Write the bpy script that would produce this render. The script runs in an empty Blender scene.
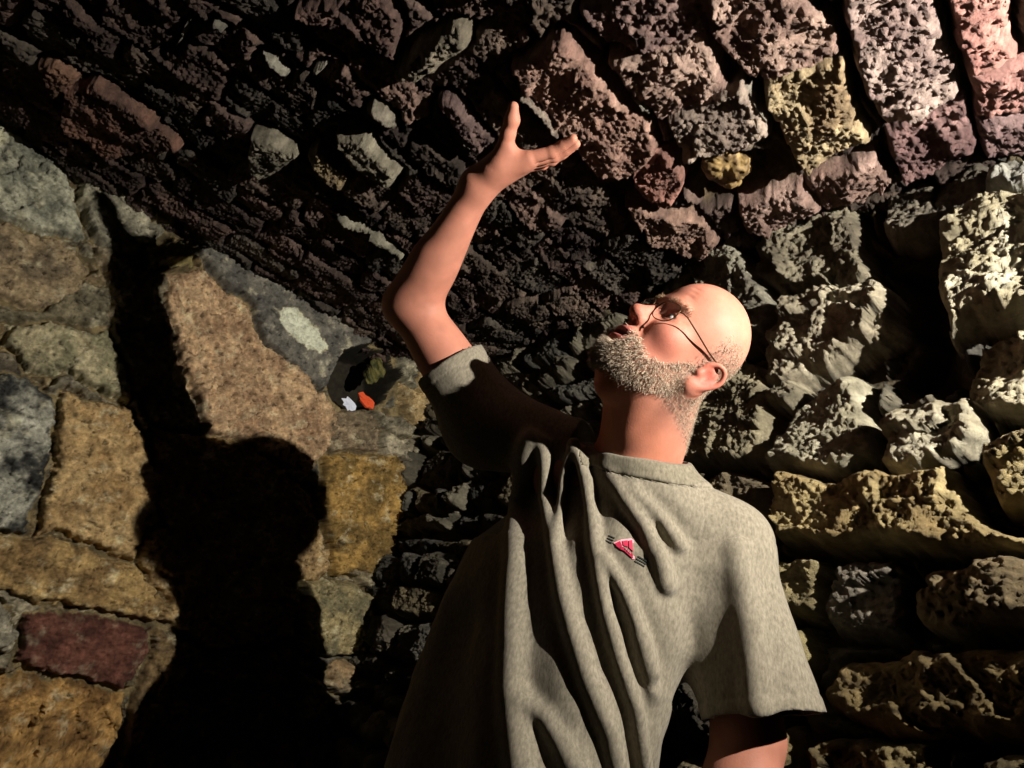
import bpy, bmesh, math, random
import numpy as np
from mathutils import Vector, Matrix

# ------------------------------------------------------------------ camera
SC = bpy.context.scene
COL = SC.collection
FPX, PITCH, ROLL = 600.0, math.radians(24.5), math.atan2(.2337, .972)
CAM = np.array([0, 0, 1.15])
FW = np.array([0, math.cos(PITCH), math.sin(PITCH)])
_R0 = np.array([1.0, 0, 0]); _U0 = np.array([0, -math.sin(PITCH), math.cos(PITCH)])
RIGHT = math.cos(ROLL) * _R0 + math.sin(ROLL) * _U0
UPV = -math.sin(ROLL) * _R0 + math.cos(ROLL) * _U0
cd = bpy.data.cameras.new('camera'); cam = bpy.data.objects.new('camera', cd); COL.objects.link(cam)
cd.sensor_fit = 'HORIZONTAL'; cd.sensor_width = 36.0; cd.lens = 36.0 * FPX / 1024.0; cd.clip_start = .02
cam.matrix_world = Matrix(((RIGHT[0], UPV[0], -FW[0], CAM[0]), (RIGHT[1], UPV[1], -FW[1], CAM[1]),
                           (RIGHT[2], UPV[2], -FW[2], CAM[2]), (0, 0, 0, 1)))
SC.camera = cam

# ------------------------------------------------------------------ light and exposure
wd = bpy.data.worlds.new('world'); SC.world = wd; wd.use_nodes = True
wd.node_tree.nodes['Background'].inputs[0].default_value = (.9, .8, .7, 1)
wd.node_tree.nodes['Background'].inputs[1].default_value = .0008
TORCH = Vector((.82, .05, 1.77)); AIM = Vector((-.45, 1.30, 1.66))
ld = bpy.data.lights.new('torch_light', 'SPOT'); torch = bpy.data.objects.new('torch_light', ld); COL.objects.link(torch)
ld.energy = 130; ld.color = (1, .955, .88); ld.spot_size = math.radians(110); ld.spot_blend = 1.0; ld.shadow_soft_size = .006
torch.location = TORCH; torch.rotation_euler = (AIM - TORCH).to_track_quat('-Z', 'Y').to_euler()
SC.view_settings.view_transform = 'Standard'; SC.view_settings.look = 'None'
SC.view_settings.gamma = 1.0; SC.view_settings.use_curve_mapping = False
SC.view_settings.exposure = 0.32
SC.cycles.max_bounces = 3; SC.cycles.diffuse_bounces = 1

# ------------------------------------------------------------------ helpers
def ray(px, py):
    d = FW + RIGHT * (px - 512) / FPX - UPV * (py - 384) / FPX
    return d / np.linalg.norm(d)
def at(px, py, s): return CAM + ray(px, py) * s
def lin(c):
    c = np.asarray(c, float) / 255.0
    return np.where(c <= .04045, c / 12.92, ((c + .055) / 1.055) ** 2.4)

def _h(ix, iy, iz, seed):
    n = (ix.astype(np.uint32) * np.uint32(374761393) + iy.astype(np.uint32) * np.uint32(668265263)
         + iz.astype(np.uint32) * np.uint32(2147483647) + np.uint32(seed * 1274126177 & 0xffffffff))
    n = (n ^ (n >> np.uint32(13))) * np.uint32(1274126177)
    n = (n ^ (n >> np.uint32(16))) * np.uint32(2246822519)
    return (n ^ (n >> np.uint32(15)))
def _u(n): return n.astype(np.float32) / np.float32(4294967295.0)
def noise2(x, y, seed=0):
    xi = np.floor(x).astype(np.int64); yi = np.floor(y).astype(np.int64)
    fx = (x - xi).astype(np.float32); fy = (y - yi).astype(np.float32)
    sx = fx * fx * fx * (fx * (fx * 6 - 15) + 10); sy = fy * fy * fy * (fy * (fy * 6 - 15) + 10)
    z = np.zeros(1, np.int64)
    def g(dx, dy):
        a = _u(_h(xi + dx, yi + dy, z, seed)) * np.float32(6.2831853)
        return np.cos(a) * (fx - dx) + np.sin(a) * (fy - dy)
    a = g(0, 0); b = g(1, 0); c = g(0, 1); d = g(1, 1)
    a = a + (b - a) * sx; c = c + (d - c) * sx
    return (a + (c - a) * sy) * np.float32(1.5)
def fbm(x, y, octs=4, seed=0, gain=.5):
    s = 0; a = 1.0; t = 0
    for o in range(octs):
        s = s + a * noise2(x * 2.03 ** o, y * 2.03 ** o, seed + 17 * o); t += a; a *= gain
    return s / t
def ridged(x, y, octs=4, seed=0):
    s = 0; a = 1.0; t = 0
    for o in range(octs):
        s = s + a * (1 - 2 * np.abs(noise2(x * 2.1 ** o, y * 2.1 ** o, seed + 31 * o))); t += a; a *= .55
    return s / t
def worley(x, y, seed=0):
    """distance to the nearest cell point, its offset vector and its hash"""
    xi = np.floor(x).astype(np.int64); yi = np.floor(y).astype(np.int64); z = np.zeros(1, np.int64)
    best = np.full(x.shape, 9.0, np.float32); bx = np.zeros(x.shape, np.float32); by = bx.copy(); bh = bx.copy()
    for dx in (-1, 0, 1):
        for dy in (-1, 0, 1):
            h1 = _u(_h(xi + dx, yi + dy, z, seed)); h2 = _u(_h(xi + dx, yi + dy, z + 1, seed)); h3 = _u(_h(xi + dx, yi + dy, z + 2, seed))
            ox = (x - (xi + dx + h1)).astype(np.float32); oy = (y - (yi + dy + h2)).astype(np.float32)
            d = np.sqrt(ox * ox + oy * oy); m = d < best
            best = np.where(m, d, best); bx = np.where(m, ox, bx); by = np.where(m, oy, by); bh = np.where(m, h3, bh)
    return best, bx, by, bh
def facets(x, y, seed=0):
    d, ox, oy, h = worley(x, y, seed)
    a = h * 6.2831853 * 7.0
    return np.cos(a) * ox + np.sin(a) * oy + (h - .5) * .5
def sdf_poly(u, v, P):
    """signed distance to polygon P, positive inside"""
    d = np.full(u.shape, 1e9, np.float32); ins = np.zeros(u.shape, bool); n = len(P)
    for i in range(n):
        ax, ay = P[i]; bx, by = P[(i + 1) % n]
        ex, ey = bx - ax, by - ay; wx, wy = u - ax, v - ay
        t = np.clip((wx * ex + wy * ey) / (ex * ex + ey * ey + 1e-12), 0, 1)
        qx, qy = wx - ex * t, wy - ey * t
        d = np.minimum(d, qx * qx + qy * qy)
        c = ((ay > v) != (by > v)) & (u < (bx - ax) * (v - ay) / (by - ay + 1e-12) + ax)
        ins ^= c
    d = np.sqrt(d)
    return np.where(ins, d, -d)
def sstep(a, b, x):
    t = np.clip((x - a) / (b - a), 0, 1); return t * t * (3 - 2 * t)

# ------------------------------------------------------------------ materials
def nodes(name):
    m = bpy.data.materials.new(name); m.use_nodes = True
    nt = m.node_tree; b = nt.nodes['Principled BSDF']
    return m, nt, b
def rock_material(name, bump_scale=140, bump=.35, rough=.9, mottle=.5, spec=.25, dist=.004):
    m, nt, b = nodes(name); N = nt.nodes.new; L = nt.links.new
    at_ = N('ShaderNodeAttribute'); at_.attribute_name = 'Col'
    tc = N('ShaderNodeTexCoord')
    n1 = N('ShaderNodeTexNoise'); n1.inputs['Scale'].default_value = 55; n1.inputs['Detail'].default_value = 8; n1.inputs['Roughness'].default_value = .7
    n2 = N('ShaderNodeTexNoise'); n2.inputs['Scale'].default_value = bump_scale; n2.inputs['Detail'].default_value = 7; n2.inputs['Roughness'].default_value = .8
    L(tc.outputs['Object'], n1.inputs['Vector']); L(tc.outputs['Object'], n2.inputs['Vector'])
    mr = N('ShaderNodeMapRange'); mr.inputs[1].default_value = .3; mr.inputs[2].default_value = .7
    mr.inputs[3].default_value = 1 - mottle; mr.inputs[4].default_value = 1 + mottle * .8
    L(n1.outputs[0], mr.inputs[0])
    mx = N('ShaderNodeVectorMath'); mx.operation = 'SCALE'
    L(at_.outputs['Color'], mx.inputs[0]); L(mr.outputs[0], mx.inputs['Scale'])
    L(mx.outputs[0], b.inputs['Base Color'])
    bp = N('ShaderNodeBump'); bp.inputs['Strength'].default_value = bump; bp.inputs['Distance'].default_value = dist
    L(n2.outputs[0], bp.inputs['Height']); L(bp.outputs[0], b.inputs['Normal'])
    b.inputs['Roughness'].default_value = rough; b.inputs['Specular IOR Level'].default_value = spec
    return m
def plain(name, rgb, rough=.6, metal=0, spec=.5):
    m, nt, b = nodes(name)
    b.inputs['Base Color'].default_value = (*lin(rgb), 1); b.inputs['Roughness'].default_value = rough
    b.inputs['Metallic'].default_value = metal; b.inputs['Specular IOR Level'].default_value = spec
    return m

def mesh_obj(name, co, faces, mat, parent=None, cols=None, smooth=True):
    me = bpy.data.meshes.new(name); co = np.asarray(co, np.float32); faces = np.asarray(faces, np.int32)
    k = faces.shape[1]
    me.vertices.add(len(co)); me.vertices.foreach_set('co', co.ravel())
    me.loops.add(faces.size); me.loops.foreach_set('vertex_index', faces.ravel())
    me.polygons.add(len(faces)); me.polygons.foreach_set('loop_start', np.arange(0, faces.size, k, dtype=np.int32))
    try: me.polygons.foreach_set('loop_total', np.full(len(faces), k, np.int32))
    except Exception: pass
    me.update(calc_edges=True); me.validate()
    if smooth: me.polygons.foreach_set('use_smooth', np.ones(len(me.polygons), bool))
    if cols is not None:
        a = me.color_attributes.new('Col', 'FLOAT_COLOR', 'POINT')
        c = np.ones((len(co), 4), np.float32); c[:, :3] = cols; a.data.foreach_set('color', c.ravel())
    o = bpy.data.objects.new(name, me); COL.objects.link(o); me.materials.append(mat)
    if parent is not None: o.parent = parent
    return o

# ------------------------------------------------------------------ the cellar: two rubble walls under a brick vault
RES = .003
HC = 2.05
def on_plane(px, py, o, n):
    d = ray(px, py); t = float(((o - CAM) @ n) / (d @ n)); return CAM + d * t
ZC = np.array([0, 0, HC]); KZ = np.array([0, 0, 1.0])
CORNER = on_plane(439, 380, ZC, KZ)
_A = on_plane(0, 130, ZC, KZ); _B = on_plane(1024, 150, ZC, KZ)
DL = (_A - CORNER) / np.linalg.norm(_A - CORNER)          # along the left wall, away from the corner
DR = (_B - CORNER) / np.linalg.norm(_B - CORNER)          # along the right wall, away from the corner
NL = np.array([-DL[1], DL[0], 0]); NL *= np.sign(NL @ (CAM - CORNER) + 1e-9)   # into the room
NR = np.array([-DR[1], DR[0], 0]); NR *= np.sign(NR @ (CAM - CORNER) + 1e-9)
CB = NL.copy()                                            # ceiling: a along DL, b along NL
C0 = np.array([CORNER[0], CORNER[1], 0])

def axis(lo, f0, f1, hi, res, grow=1.05, cap=.014):
    a = list(np.arange(f0, f1 + res / 2, res)); s = res; x = f1; right = []
    while x < hi: s = min(s * grow, cap); x += s; right.append(x)
    s = res; x = f0; left = []
    while x > lo: s = min(s * grow, cap); x -= s; left.append(x)
    return np.array(left[::-1] + a + right)

class Surf:
    def __init__(s, name, O, U, V, N, uax, vax, seed, dep=.05, sat=.8, warp=(.010, .004), grow=0):
        s.name, s.O, s.U, s.V, s.N, s.seed = name, O, U, V, N, seed
        s.ua, s.va = uax, vax
        s.u, s.v = np.meshgrid(uax.astype(np.float32), vax.astype(np.float32))
        k = seed * 7; wa, wb = warp
        s.wu = s.u + wa * fbm(s.u * 14, s.v * 14, 3, k) + wb * fbm(s.u * 60, s.v * 60, 2, k + 1)
        s.wv = s.v + wa * fbm(s.u * 14, s.v * 14, 3, k + 2) + wb * fbm(s.u * 60, s.v * 60, 2, k + 3)
        s.dep = dep; s.sat = sat; s.grow = grow
        s.h = np.full(s.u.shape, -dep, np.float32) + .014 * fbm(s.u * 25, s.v * 25, 5, k + 4, .6)
        s.c = np.zeros(s.u.shape + (3,), np.float32)
        s.traced = np.full(s.u.shape, -1.0, np.float32)
    def uv(s, px, py):
        p = on_plane(px, py, s.O, s.N) - s.O; return float(p @ s.U), float(p @ s.V)
    def poly(s, pts):
        # stones that run out of the picture end at uneven lengths beyond it
        rd = random.Random(int(sum(a * 3 + b for a, b in pts))); e = [rd.uniform(0, 90) for _ in range(4)]
        return [s.uv(x + (e[0] if x >= 1040 else -e[1] if x <= -40 else 0), y + (e[2] * .6 if y >= 790 else -e[3] * .5 if y <= -15 else 0)) for x, y in pts]
    def window(s, P, pad=.04):
        P = np.array(P); u0, v0 = P.min(0) - pad; u1, v1 = P.max(0) + pad
        i0, i1 = np.searchsorted(s.ua, [u0, u1]); j0, j1 = np.searchsorted(s.va, [v0, v1])
        return slice(j0, j1), slice(i0, i1)
    def stone(s, P, hgt=.03, col=(150, 130, 100), col2=None, edge=.022, amp=.012, fine=.004, fac=.012, fs=14., tilt=(0, 0), sd=0,
              mask_traced=False, pit=0., sharp=.5, streak=None, nscale=1.0, crack=.0, grain=.0):
        w = s.window(P)
        u, v, wu, wv = s.u[w], s.v[w], s.wu[w], s.wv[w]
        if u.size < 9: return
        d = sdf_poly(wu, wv, P) + (s.grow if edge > .008 else -.001)
        if mask_traced: d = np.minimum(d, -s.traced[w] - .006)
        else: s.traced[w] = np.maximum(s.traced[w], d)
        k = s.seed * 1000 + sd * 13
        cu, cv = np.mean(P, 0)
        p = np.clip(d / edge, 0, 1); prof = (p * (2 - p)) ** sharp
        hh = -s.dep + (hgt + s.dep) * prof
        r = amp * fbm(u * 16 * nscale, v * 16 * nscale, 4, k + 1) + fac * facets(wu * fs + sd, wv * fs, k + 2) \
            + fine * (ridged(u * 48 * nscale, v * 48 * nscale, 4, k + 3) + .8 * fbm(u * 110, v * 110, 3, k + 12, .7)) \
            + grain * (np.abs(noise2(u * 105, v * 105, k + 13)) * 2 + np.abs(noise2(u * 190, v * 190, k + 14)) * 1.2)
        if pit: r = r - pit * np.clip(fbm(u * 110, v * 110, 2, k + 4) - .18, 0, 1) * 2 + pit * .8 * noise2(u * 190, v * 190, k + 9)
        if streak: r = r + streak[2] * ridged((u * streak[0] - v * streak[1]) * 60, (u * streak[1] + v * streak[0]) * 9, 3, k + 8)
        sat = lambda q: np.mean(q) + (np.asarray(q, float) - np.mean(q)) * s.sat
        c1 = lin(sat(col)); c2 = lin(sat(col2 if col2 is not None else np.array(col) * .72))
        t = sstep(-.25, .25, fbm(u * 11, v * 11, 5, k + 5, .62))[..., None]
        c = c1 * (1 - t) + c2 * t
        c = c * np.clip(1 + .85 * fbm(u * 40, v * 40, 5, k + 6, .75), .2, 2)[..., None]
        if crack:                                          # dirt-filled cracks and pits, pale lime blooms
            w1 = np.abs(noise2(u * 13 + .8 * fbm(u * 20, v * 20, 2, k + 21), v * 13, k + 20)); w2 = fbm(u * 60, v * 60, 3, k + 22)
            t = np.maximum(sstep(.030, .006, w1) * sstep(-.1, .25, fbm(u * 9, v * 9, 2, k + 24)), sstep(.30, .42, w2))[..., None] * crack
            c = c * (1 - .75 * t); r = r - .006 * t[..., 0]
            t = sstep(.10, .45, fbm(u * 19, v * 19, 5, k + 23, .7))[..., None] * .4 * crack
            c = c * (1 - t) + lin((206, 196, 160)) * t
        hh = hh + r * prof + (tilt[0] * (u - cu) + tilt[1] * (v - cv)) * prof
        hh = np.where(d > 0, hh, -9)
        m = hh > s.h[w]
        s.h[w] = np.where(m, hh, s.h[w])
        s.c[w] = np.where(m[..., None], c, s.c[w])
        return w, d
    def fill(s, lay, sd, **kw):
        """courses of irregular stones wherever nothing was laid yet: lay = list of polygons"""
        for i, (P, kk) in enumerate(lay):
            q = dict(kw); q.update(kk); s.stone(P, sd=sd + i, mask_traced=True, **q)
    def build(s, mat, mortar, mort2, gain=1.0):
        k = s.seed * 77
        base = s.c.sum(-1) == 0
        t = sstep(-.3, .3, fbm(s.u * 20, s.v * 20, 4, k, .6))[..., None]
        s.c = s.c * gain
        s.c = np.where(base[..., None], lin(mortar) * (1 - t) + lin(mort2) * t, s.c)
        co = s.O + s.u[..., None] * s.U + s.v[..., None] * s.V + s.h[..., None] * s.N
        nv, nu = s.u.shape; idx = np.arange(nv * nu).reshape(nv, nu)
        f = np.stack([idx[:-1, :-1], idx[:-1, 1:], idx[1:, 1:], idx[1:, :-1]], -1).reshape(-1, 4)
        if np.cross(s.U, s.V) @ s.N < 0: f = f[:, ::-1]
        o = mesh_obj(s.name, co.reshape(-1, 3), f, mat, cols=np.clip(s.c.reshape(-1, 3), .002, .9))
        o['kind'] = 'structure'
        return o

def courses(rnd, u0, u1, v0, v1, hmin, hmax, lmin, lmax, jit=.012, gap=.012):
    out = []; v = v0
    while v < v1:
        hh = rnd.uniform(hmin, hmax); u = u0 - rnd.uniform(0, lmax)
        while u < u1:
            ll = rnd.uniform(lmin, lmax); j = lambda: rnd.uniform(-jit, jit)
            n = []
            a, b, c, d = u + gap / 2, u + ll - gap / 2, v + gap / 2, v + hh - gap / 2
            n = [(a + j(), c + j()), ((a + b) / 2 + j(), c + j() * .7), (b + j(), c + j()), (b + j(), (c + d) / 2), (b + j() * 1.5, d + j()), ((a + b) / 2, d + j()), (a + j() * 1.5, d + j()), (a + j(), (c + d) / 2)]
            out.append(n); u += ll
        v += hh
    return out

ROCK_L = rock_material('left_wall_stone', 120, 1.0, .88, .5, dist=.009)
ROCK_R = rock_material('right_wall_stone', 150, 1.0, .92, .4, dist=.011)
ROCK_C = rock_material('vault_brick', 150, 1.0, .93, .45, dist=.011)

# ---- left wall
LW = Surf('wall_left', C0, DL, KZ, NL, axis(-.12, 0, 1.72, 3.3, RES), axis(-.05, .85, 2.10, 2.25, RES), 3, .04, .74, (.020, .007))
def left_wall():
    S = LW; T = dict(edge=.013, amp=.024, fac=.018, fs=12, fine=.007, crack=.9, pit=.004, grain=.0038)
    st = [
     ([(-40, 110), (0, 130), (40, 150), (72, 183), (82, 238), (50, 232), (0, 219), (-40, 214)], (.020, (150, 146, 118), (96, 96, 78), {})),
     ([(-40, 228), (0, 223), (40, 234), (76, 244), (86, 272), (78, 300), (40, 306), (0, 299), (-40, 296)], (.014, (140, 116, 78), (100, 84, 58), dict(fac=.02, fs=7))),
     ([(-40, 305), (0, 304), (45, 308), (85, 284), (110, 285), (112, 325), (60, 322), (10, 318), (-40, 330)], (.006, (112, 100, 70), (84, 76, 54), {})),
     ([(2, 342), (12, 322), (60, 327), (110, 331), (130, 380), (126, 405), (70, 376), (22, 368)], (.02, (150, 136, 96), (112, 106, 72), {})),
     ([(-40, 345), (0, 350), (20, 372), (-40, 372)], (.0, (90, 78, 58), (60, 54, 42), {})),
     ([(70, 165), (110, 183), (146, 212), (165, 232), (150, 250), (110, 262), (88, 232)], (.018, (140, 132, 104), (100, 94, 74), {})),
     ([(143, 250), (180, 238), (193, 251), (191, 264), (146, 266)], (.024, (150, 132, 70), (120, 108, 56), dict(edge=.01))),
     ([(88, 238), (140, 268), (165, 272), (175, 350), (205, 430), (150, 425), (130, 380), (112, 330), (112, 286)], (.008, (130, 112, 80), (96, 84, 60), {})),
     ([(160, 274), (205, 272), (250, 312), (262, 347), (300, 372), (338, 412), (330, 445), (300, 482), (250, 445), (205, 432), (172, 340)],
       (.016, (172, 136, 92), (140, 106, 70), dict(fac=.020, fs=22, amp=.018, streak=(.8, .6, .012)))),
     ([(196, 246), (250, 264), (310, 299), (370, 334), (371, 354), (332, 380), (318, 392), (292, 370), (264, 344), (250, 305), (205, 266)],
       (.026, (98, 92, 78), (74, 70, 62), dict(fac=.003, amp=.008, fine=.002))),
     ([(-40, 376), (25, 374), (55, 402), (52, 440), (42, 490), (24, 528), (-40, 525)], (.018, (150, 146, 124), (38, 38, 34), dict(fac=.012, fs=18))),
     ([(60, 392), (128, 408), (160, 480), (158, 522), (130, 560), (62, 532), (34, 533), (54, 470)], (.022, (168, 134, 78), (140, 106, 56), dict(fac=.010, fs=16, amp=.008))),
     ([(150, 428), (205, 434), (250, 447), (302, 484), (326, 540), (328, 578), (295, 582), (295, 640), (215, 650), (158, 620), (168, 600), (133, 562), (160, 522)], (.014, (150, 118, 68), (120, 92, 52), {})),
     ([(-40, 535), (40, 535), (130, 562), (166, 600), (157, 621), (100, 610), (50, 603), (0, 590), (-40, 582)], (.020, (160, 126, 66), (118, 88, 44), dict(pit=.0035, fac=.008))),
     ([(25, 612), (100, 617), (153, 627), (147, 648), (124, 692), (60, 672), (17, 664), (19, 640)], (.020, (100, 54, 38), (78, 40, 28), dict(fac=.005, amp=.010, edge=.010, crack=.35))),
     ([(158, 628), (215, 655), (293, 650), (293, 800), (110, 800), (116, 760), (134, 694), (150, 650)], (.012, (120, 92, 50), (90, 70, 40), {})),
     ([(-40, 680), (20, 672), (60, 678), (122, 696), (112, 760), (105, 820), (-40, 820)], (.022, (164, 118, 52), (110, 74, 30), dict(fac=.02, fs=16, amp=.02, streak=(.7, -.7, .014)))),
     ([(-40, 600), (10, 610), (17, 638), (8, 655), (-40, 655)], (.022, (138, 128, 104), (100, 94, 76), {})),
     ([(322, 455), (392, 455), (407, 472), (396, 532), (386, 572), (332, 576), (328, 540), (316, 500)], (.022, (152, 114, 46), (104, 78, 30), dict(fac=.012, fs=22, pit=.005, streak=(.9, .4, .009)))),
     ([(303, 440), (345, 405), (378, 420), (378, 452), (330, 452)], (.014, (136, 112, 80), (100, 84, 58), dict(fac=.02, fs=20))),
     ([(378, 430), (409, 442), (407, 462), (380, 456)], (.034, (138, 126, 98), (110, 98, 74), dict(edge=.008, fac=.003))),
     ([(398, 350), (414, 362), (414, 388), (396, 380)], (.03, (120, 112, 86), (90, 84, 64), dict(edge=.01))),
     ([(300, 580), (338, 580), (372, 592), (374, 604), (368, 640), (362, 654), (330, 656), (298, 652)], (.03, (142, 124, 76), (100, 92, 60), dict(streak=(1, 0, .008), fac=.006))),
     ([(340, 574), (385, 560), (383, 590), (372, 588)], (.02, (130, 114, 80), (96, 84, 60), {})),
     ([(329, 664), (367, 662), (367, 692), (346, 697), (328, 690)], (.024, (150, 116, 70), (116, 100, 72), dict(edge=.02))),
     ([(298, 668), (320, 684), (330, 740), (342, 810), (296, 810)], (.026, (120, 108, 80), (92, 84, 62), dict(streak=(1, .2, .005)))),
     ([(332, 705), (362, 698), (352, 740), (345, 800), (345, 760)], (.006, (84, 76, 60), (60, 54, 44), {})),
    ]
    for i, (pts, (h, c, c2, kw)) in enumerate(st):
        q = dict(T); q.update(kw); S.stone(S.poly(pts), h, c, c2, sd=i, **q)
    # the hole in the wall, open towards the corner
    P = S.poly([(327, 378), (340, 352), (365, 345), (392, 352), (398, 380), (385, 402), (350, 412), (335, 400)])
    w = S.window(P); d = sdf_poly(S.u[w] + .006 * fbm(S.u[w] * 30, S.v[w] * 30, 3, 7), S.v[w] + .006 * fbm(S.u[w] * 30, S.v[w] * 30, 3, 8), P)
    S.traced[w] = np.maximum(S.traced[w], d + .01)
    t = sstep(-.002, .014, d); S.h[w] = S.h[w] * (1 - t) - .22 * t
    S.c[w] = np.where((d > -.003)[..., None], lin((34, 30, 22)), S.c[w])  # shade inside the hole painted in: near-black over its floor and sides
    # pale lime patch on the grey slab
    P = S.poly([(272, 312), (290, 308), (312, 330), (324, 348), (318, 357), (296, 344), (278, 330)])
    w = S.window(P); d = sdf_poly(S.u[w] + .02 * fbm(S.u[w] * 40, S.v[w] * 40, 3, 5), S.v[w] + .02 * fbm(S.u[w] * 40, S.v[w] * 40, 3, 6), P)
    t = sstep(-.002, .006, d)[..., None]; S.c[w] = S.c[w] * (1 - t) + lin((196, 186, 152)) * t
    rnd = random.Random(5)
    lay = []
    for P in courses(rnd, -.1, 3.3, .0, 2.2, .12, .24, .16, .4, .02, .012):
        g = rnd.uniform(.75, 1.1)
        lay.append((P, dict(hgt=rnd.uniform(.0, .022), col=np.array(rnd.choice([(140, 118, 78), (126, 114, 86), (150, 122, 72), (108, 100, 80)])) * g)))
    S.fill(lay, 100, **T)
    # soft rendering of mortar brings joints nearly flush on this wall
    S.h = np.maximum(S.h, -.018 + .010 * fbm(S.u * 22, S.v * 22, 4, 91) - .25 * (sdf_poly(S.u, S.v, S.poly([(327, 378), (340, 352), (365, 345), (392, 352), (398, 380), (385, 402), (350, 412), (335, 400)])) > 0))
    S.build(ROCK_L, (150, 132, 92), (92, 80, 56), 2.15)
left_wall()

# ---- right wall
RW = Surf('wall_right', C0, DR, KZ, NR, axis(-.12, 0, 1.80, 3.3, RES), axis(-.05, 1.05, 2.10, 2.25, RES), 4, .045, .75, (.014, .002), .003)
def right_wall():
    S = RW; T = dict(edge=.020, amp=.020, fac=.024, fs=11, fine=.0055, pit=.003, grain=.0042)
    tan, tan2, ol, ye = (186, 172, 138), (150, 136, 106), (160, 150, 112), (184, 158, 96)
    st = [
     ([(757, 240), (800, 222), (858, 208), (872, 250), (877, 285), (845, 296), (785, 297), (762, 285)], (.030, (150, 138, 108), (110, 98, 76), dict(amp=.028))),
     ([(795, 305), (880, 287), (897, 300), (900, 332), (885, 350), (840, 370), (800, 386), (772, 392), (769, 365), (785, 330)], (.045, tan, tan2, dict(amp=.028))),
     ([(885, 200), (985, 160), (992, 190), (968, 226), (900, 246), (886, 236)], (.020, (140, 128, 104), (100, 90, 74), {})),
     ([(950, 240), (985, 210), (1024, 203), (1060, 205), (1060, 310), (1024, 322), (985, 330), (953, 346), (946, 300)], (.05, (196, 184, 150), (160, 146, 108), dict(amp=.028))),
     ([(988, 205), (1000, 178), (1060, 140), (1060, 203)], (.03, (180, 176, 160), (140, 134, 118), {})),
     ([(970, 378), (985, 350), (1015, 335), (1060, 332), (1060, 424), (1020, 422), (985, 416), (966, 406)], (.022, (186, 172, 134), (150, 134, 96), {})),
     ([(770, 470), (780, 445), (800, 415), (832, 387), (862, 380), (871, 395), (873, 460), (850, 477), (800, 473)], (.022, (190, 180, 146), (150, 140, 108), dict(pit=.004))),
     ([(885, 470), (890, 430), (905, 415), (960, 403), (978, 400), (992, 440), (975, 456), (920, 473), (890, 478)], (.042, (190, 178, 144), (150, 136, 104), dict(pit=.0035, amp=.02))),
     ([(995, 470), (1000, 450), (1060, 430), (1060, 535), (1012, 516), (997, 496)], (.045, ye, tan2, {})),
     ([(788, 545), (790, 484), (850, 485), (915, 481), (960, 476), (966, 500), (980, 520), (1003, 536), (1060, 560), (1000, 556), (960, 552), (900, 548), (830, 550)],
       (.05, (194, 168, 104), (160, 130, 74), dict(pit=.0035, edge=.014, amp=.02))),
     ([(766, 565), (832, 562), (830, 590), (828, 620), (775, 623), (766, 600)], (.048, (180, 160, 104), (150, 132, 84), dict(edge=.014))),
     ([(838, 570), (900, 562), (909, 580), (909, 635), (890, 638), (838, 638), (831, 615)], (.022, (150, 138, 116), (116, 104, 86), dict(tilt=(0, .15)))),
     ([(920, 592), (935, 575), (1000, 562), (1060, 560), (1060, 640), (960, 638), (930, 625)], (.04, (166, 142, 96), (130, 108, 70), dict(amp=.028))),
     ([(830, 690), (852, 663), (900, 655), (980, 648), (1060, 660), (1060, 730), (960, 739), (900, 742), (850, 721), (832, 712)], (.035, (176, 146, 84), (130, 106, 60), dict(amp=.030, edge=.03))),
     ([(822, 800), (822, 744), (880, 742), (935, 747), (948, 800)], (.022, (186, 160, 98), (150, 126, 78), dict(edge=.014))),
     ([(785, 632), (808, 628), (813, 655), (805, 682), (788, 670)], (.022, (180, 160, 100), (140, 124, 80), {})),
     ([(665, 432), (700, 400), (740, 360), (766, 368), (781, 405), (779, 445), (760, 463), (720, 471), (680, 462)], (.04, (160, 146, 108), (124, 112, 82), dict(pit=.004))),
     ([(720, 260), (745, 247), (770, 285), (786, 315), (760, 346), (738, 352), (712, 330), (700, 290)], (.045, (160, 152, 126), (120, 112, 92), dict(amp=.02))),
     ([(690, 270), (718, 258), (700, 288), (690, 300), (660, 300)], (.03, (130, 120, 92), None, {})),
     ([(698, 490), (745, 474), (776, 488), (779, 527), (762, 550), (720, 545)], (.03, (140, 120, 84), (110, 94, 66), {})),
     ([(774, 396), (800, 387), (813, 400), (800, 416), (778, 413)], (.05, (170, 156, 120), None, dict(edge=.015))),
     ([(780, 735), (800, 728), (802, 800), (784, 800)], (.04, (176, 150, 90), None, {})),
     ([(960, 790), (985, 757), (1060, 748), (1060, 800)], (.04, (170, 146, 92), None, {})),
    ]
    for i, (pts, (h, c, c2, kw)) in enumerate(st):
        q = dict(T); q.update(kw); S.stone(S.poly(pts), h, c, c2, sd=i, **q)
    # deep missing stone
    P = S.poly([(885, 262), (945, 235), (950, 345), (965, 375), (905, 398), (880, 372), (905, 340), (898, 292)])
    w = S.window(P); d = sdf_poly(S.wu[w], S.wv[w], P); S.traced[w] = np.maximum(S.traced[w], d)
    t = sstep(0, .03, d); S.h[w] = S.h[w] * (1 - t) - .12 * t
    rnd = random.Random(9); lay = []
    for P in courses(rnd, -.1, 3.3, .0, 2.2, .06, .13, .08, .22, .016, .018):
        g = rnd.uniform(.7, 1.05)
        lay.append((P, dict(hgt=rnd.uniform(-.015, .03), tilt=(rnd.uniform(-.2, .2), rnd.uniform(-.2, .2)), col=np.array(rnd.choice([(150, 138, 108), (130, 116, 90), (160, 140, 96), (118, 112, 96)])) * g)))
    S.fill(lay, 100, **T)
    S.build(ROCK_R, (84, 74, 56), (54, 47, 38), .95)
right_wall()

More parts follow.
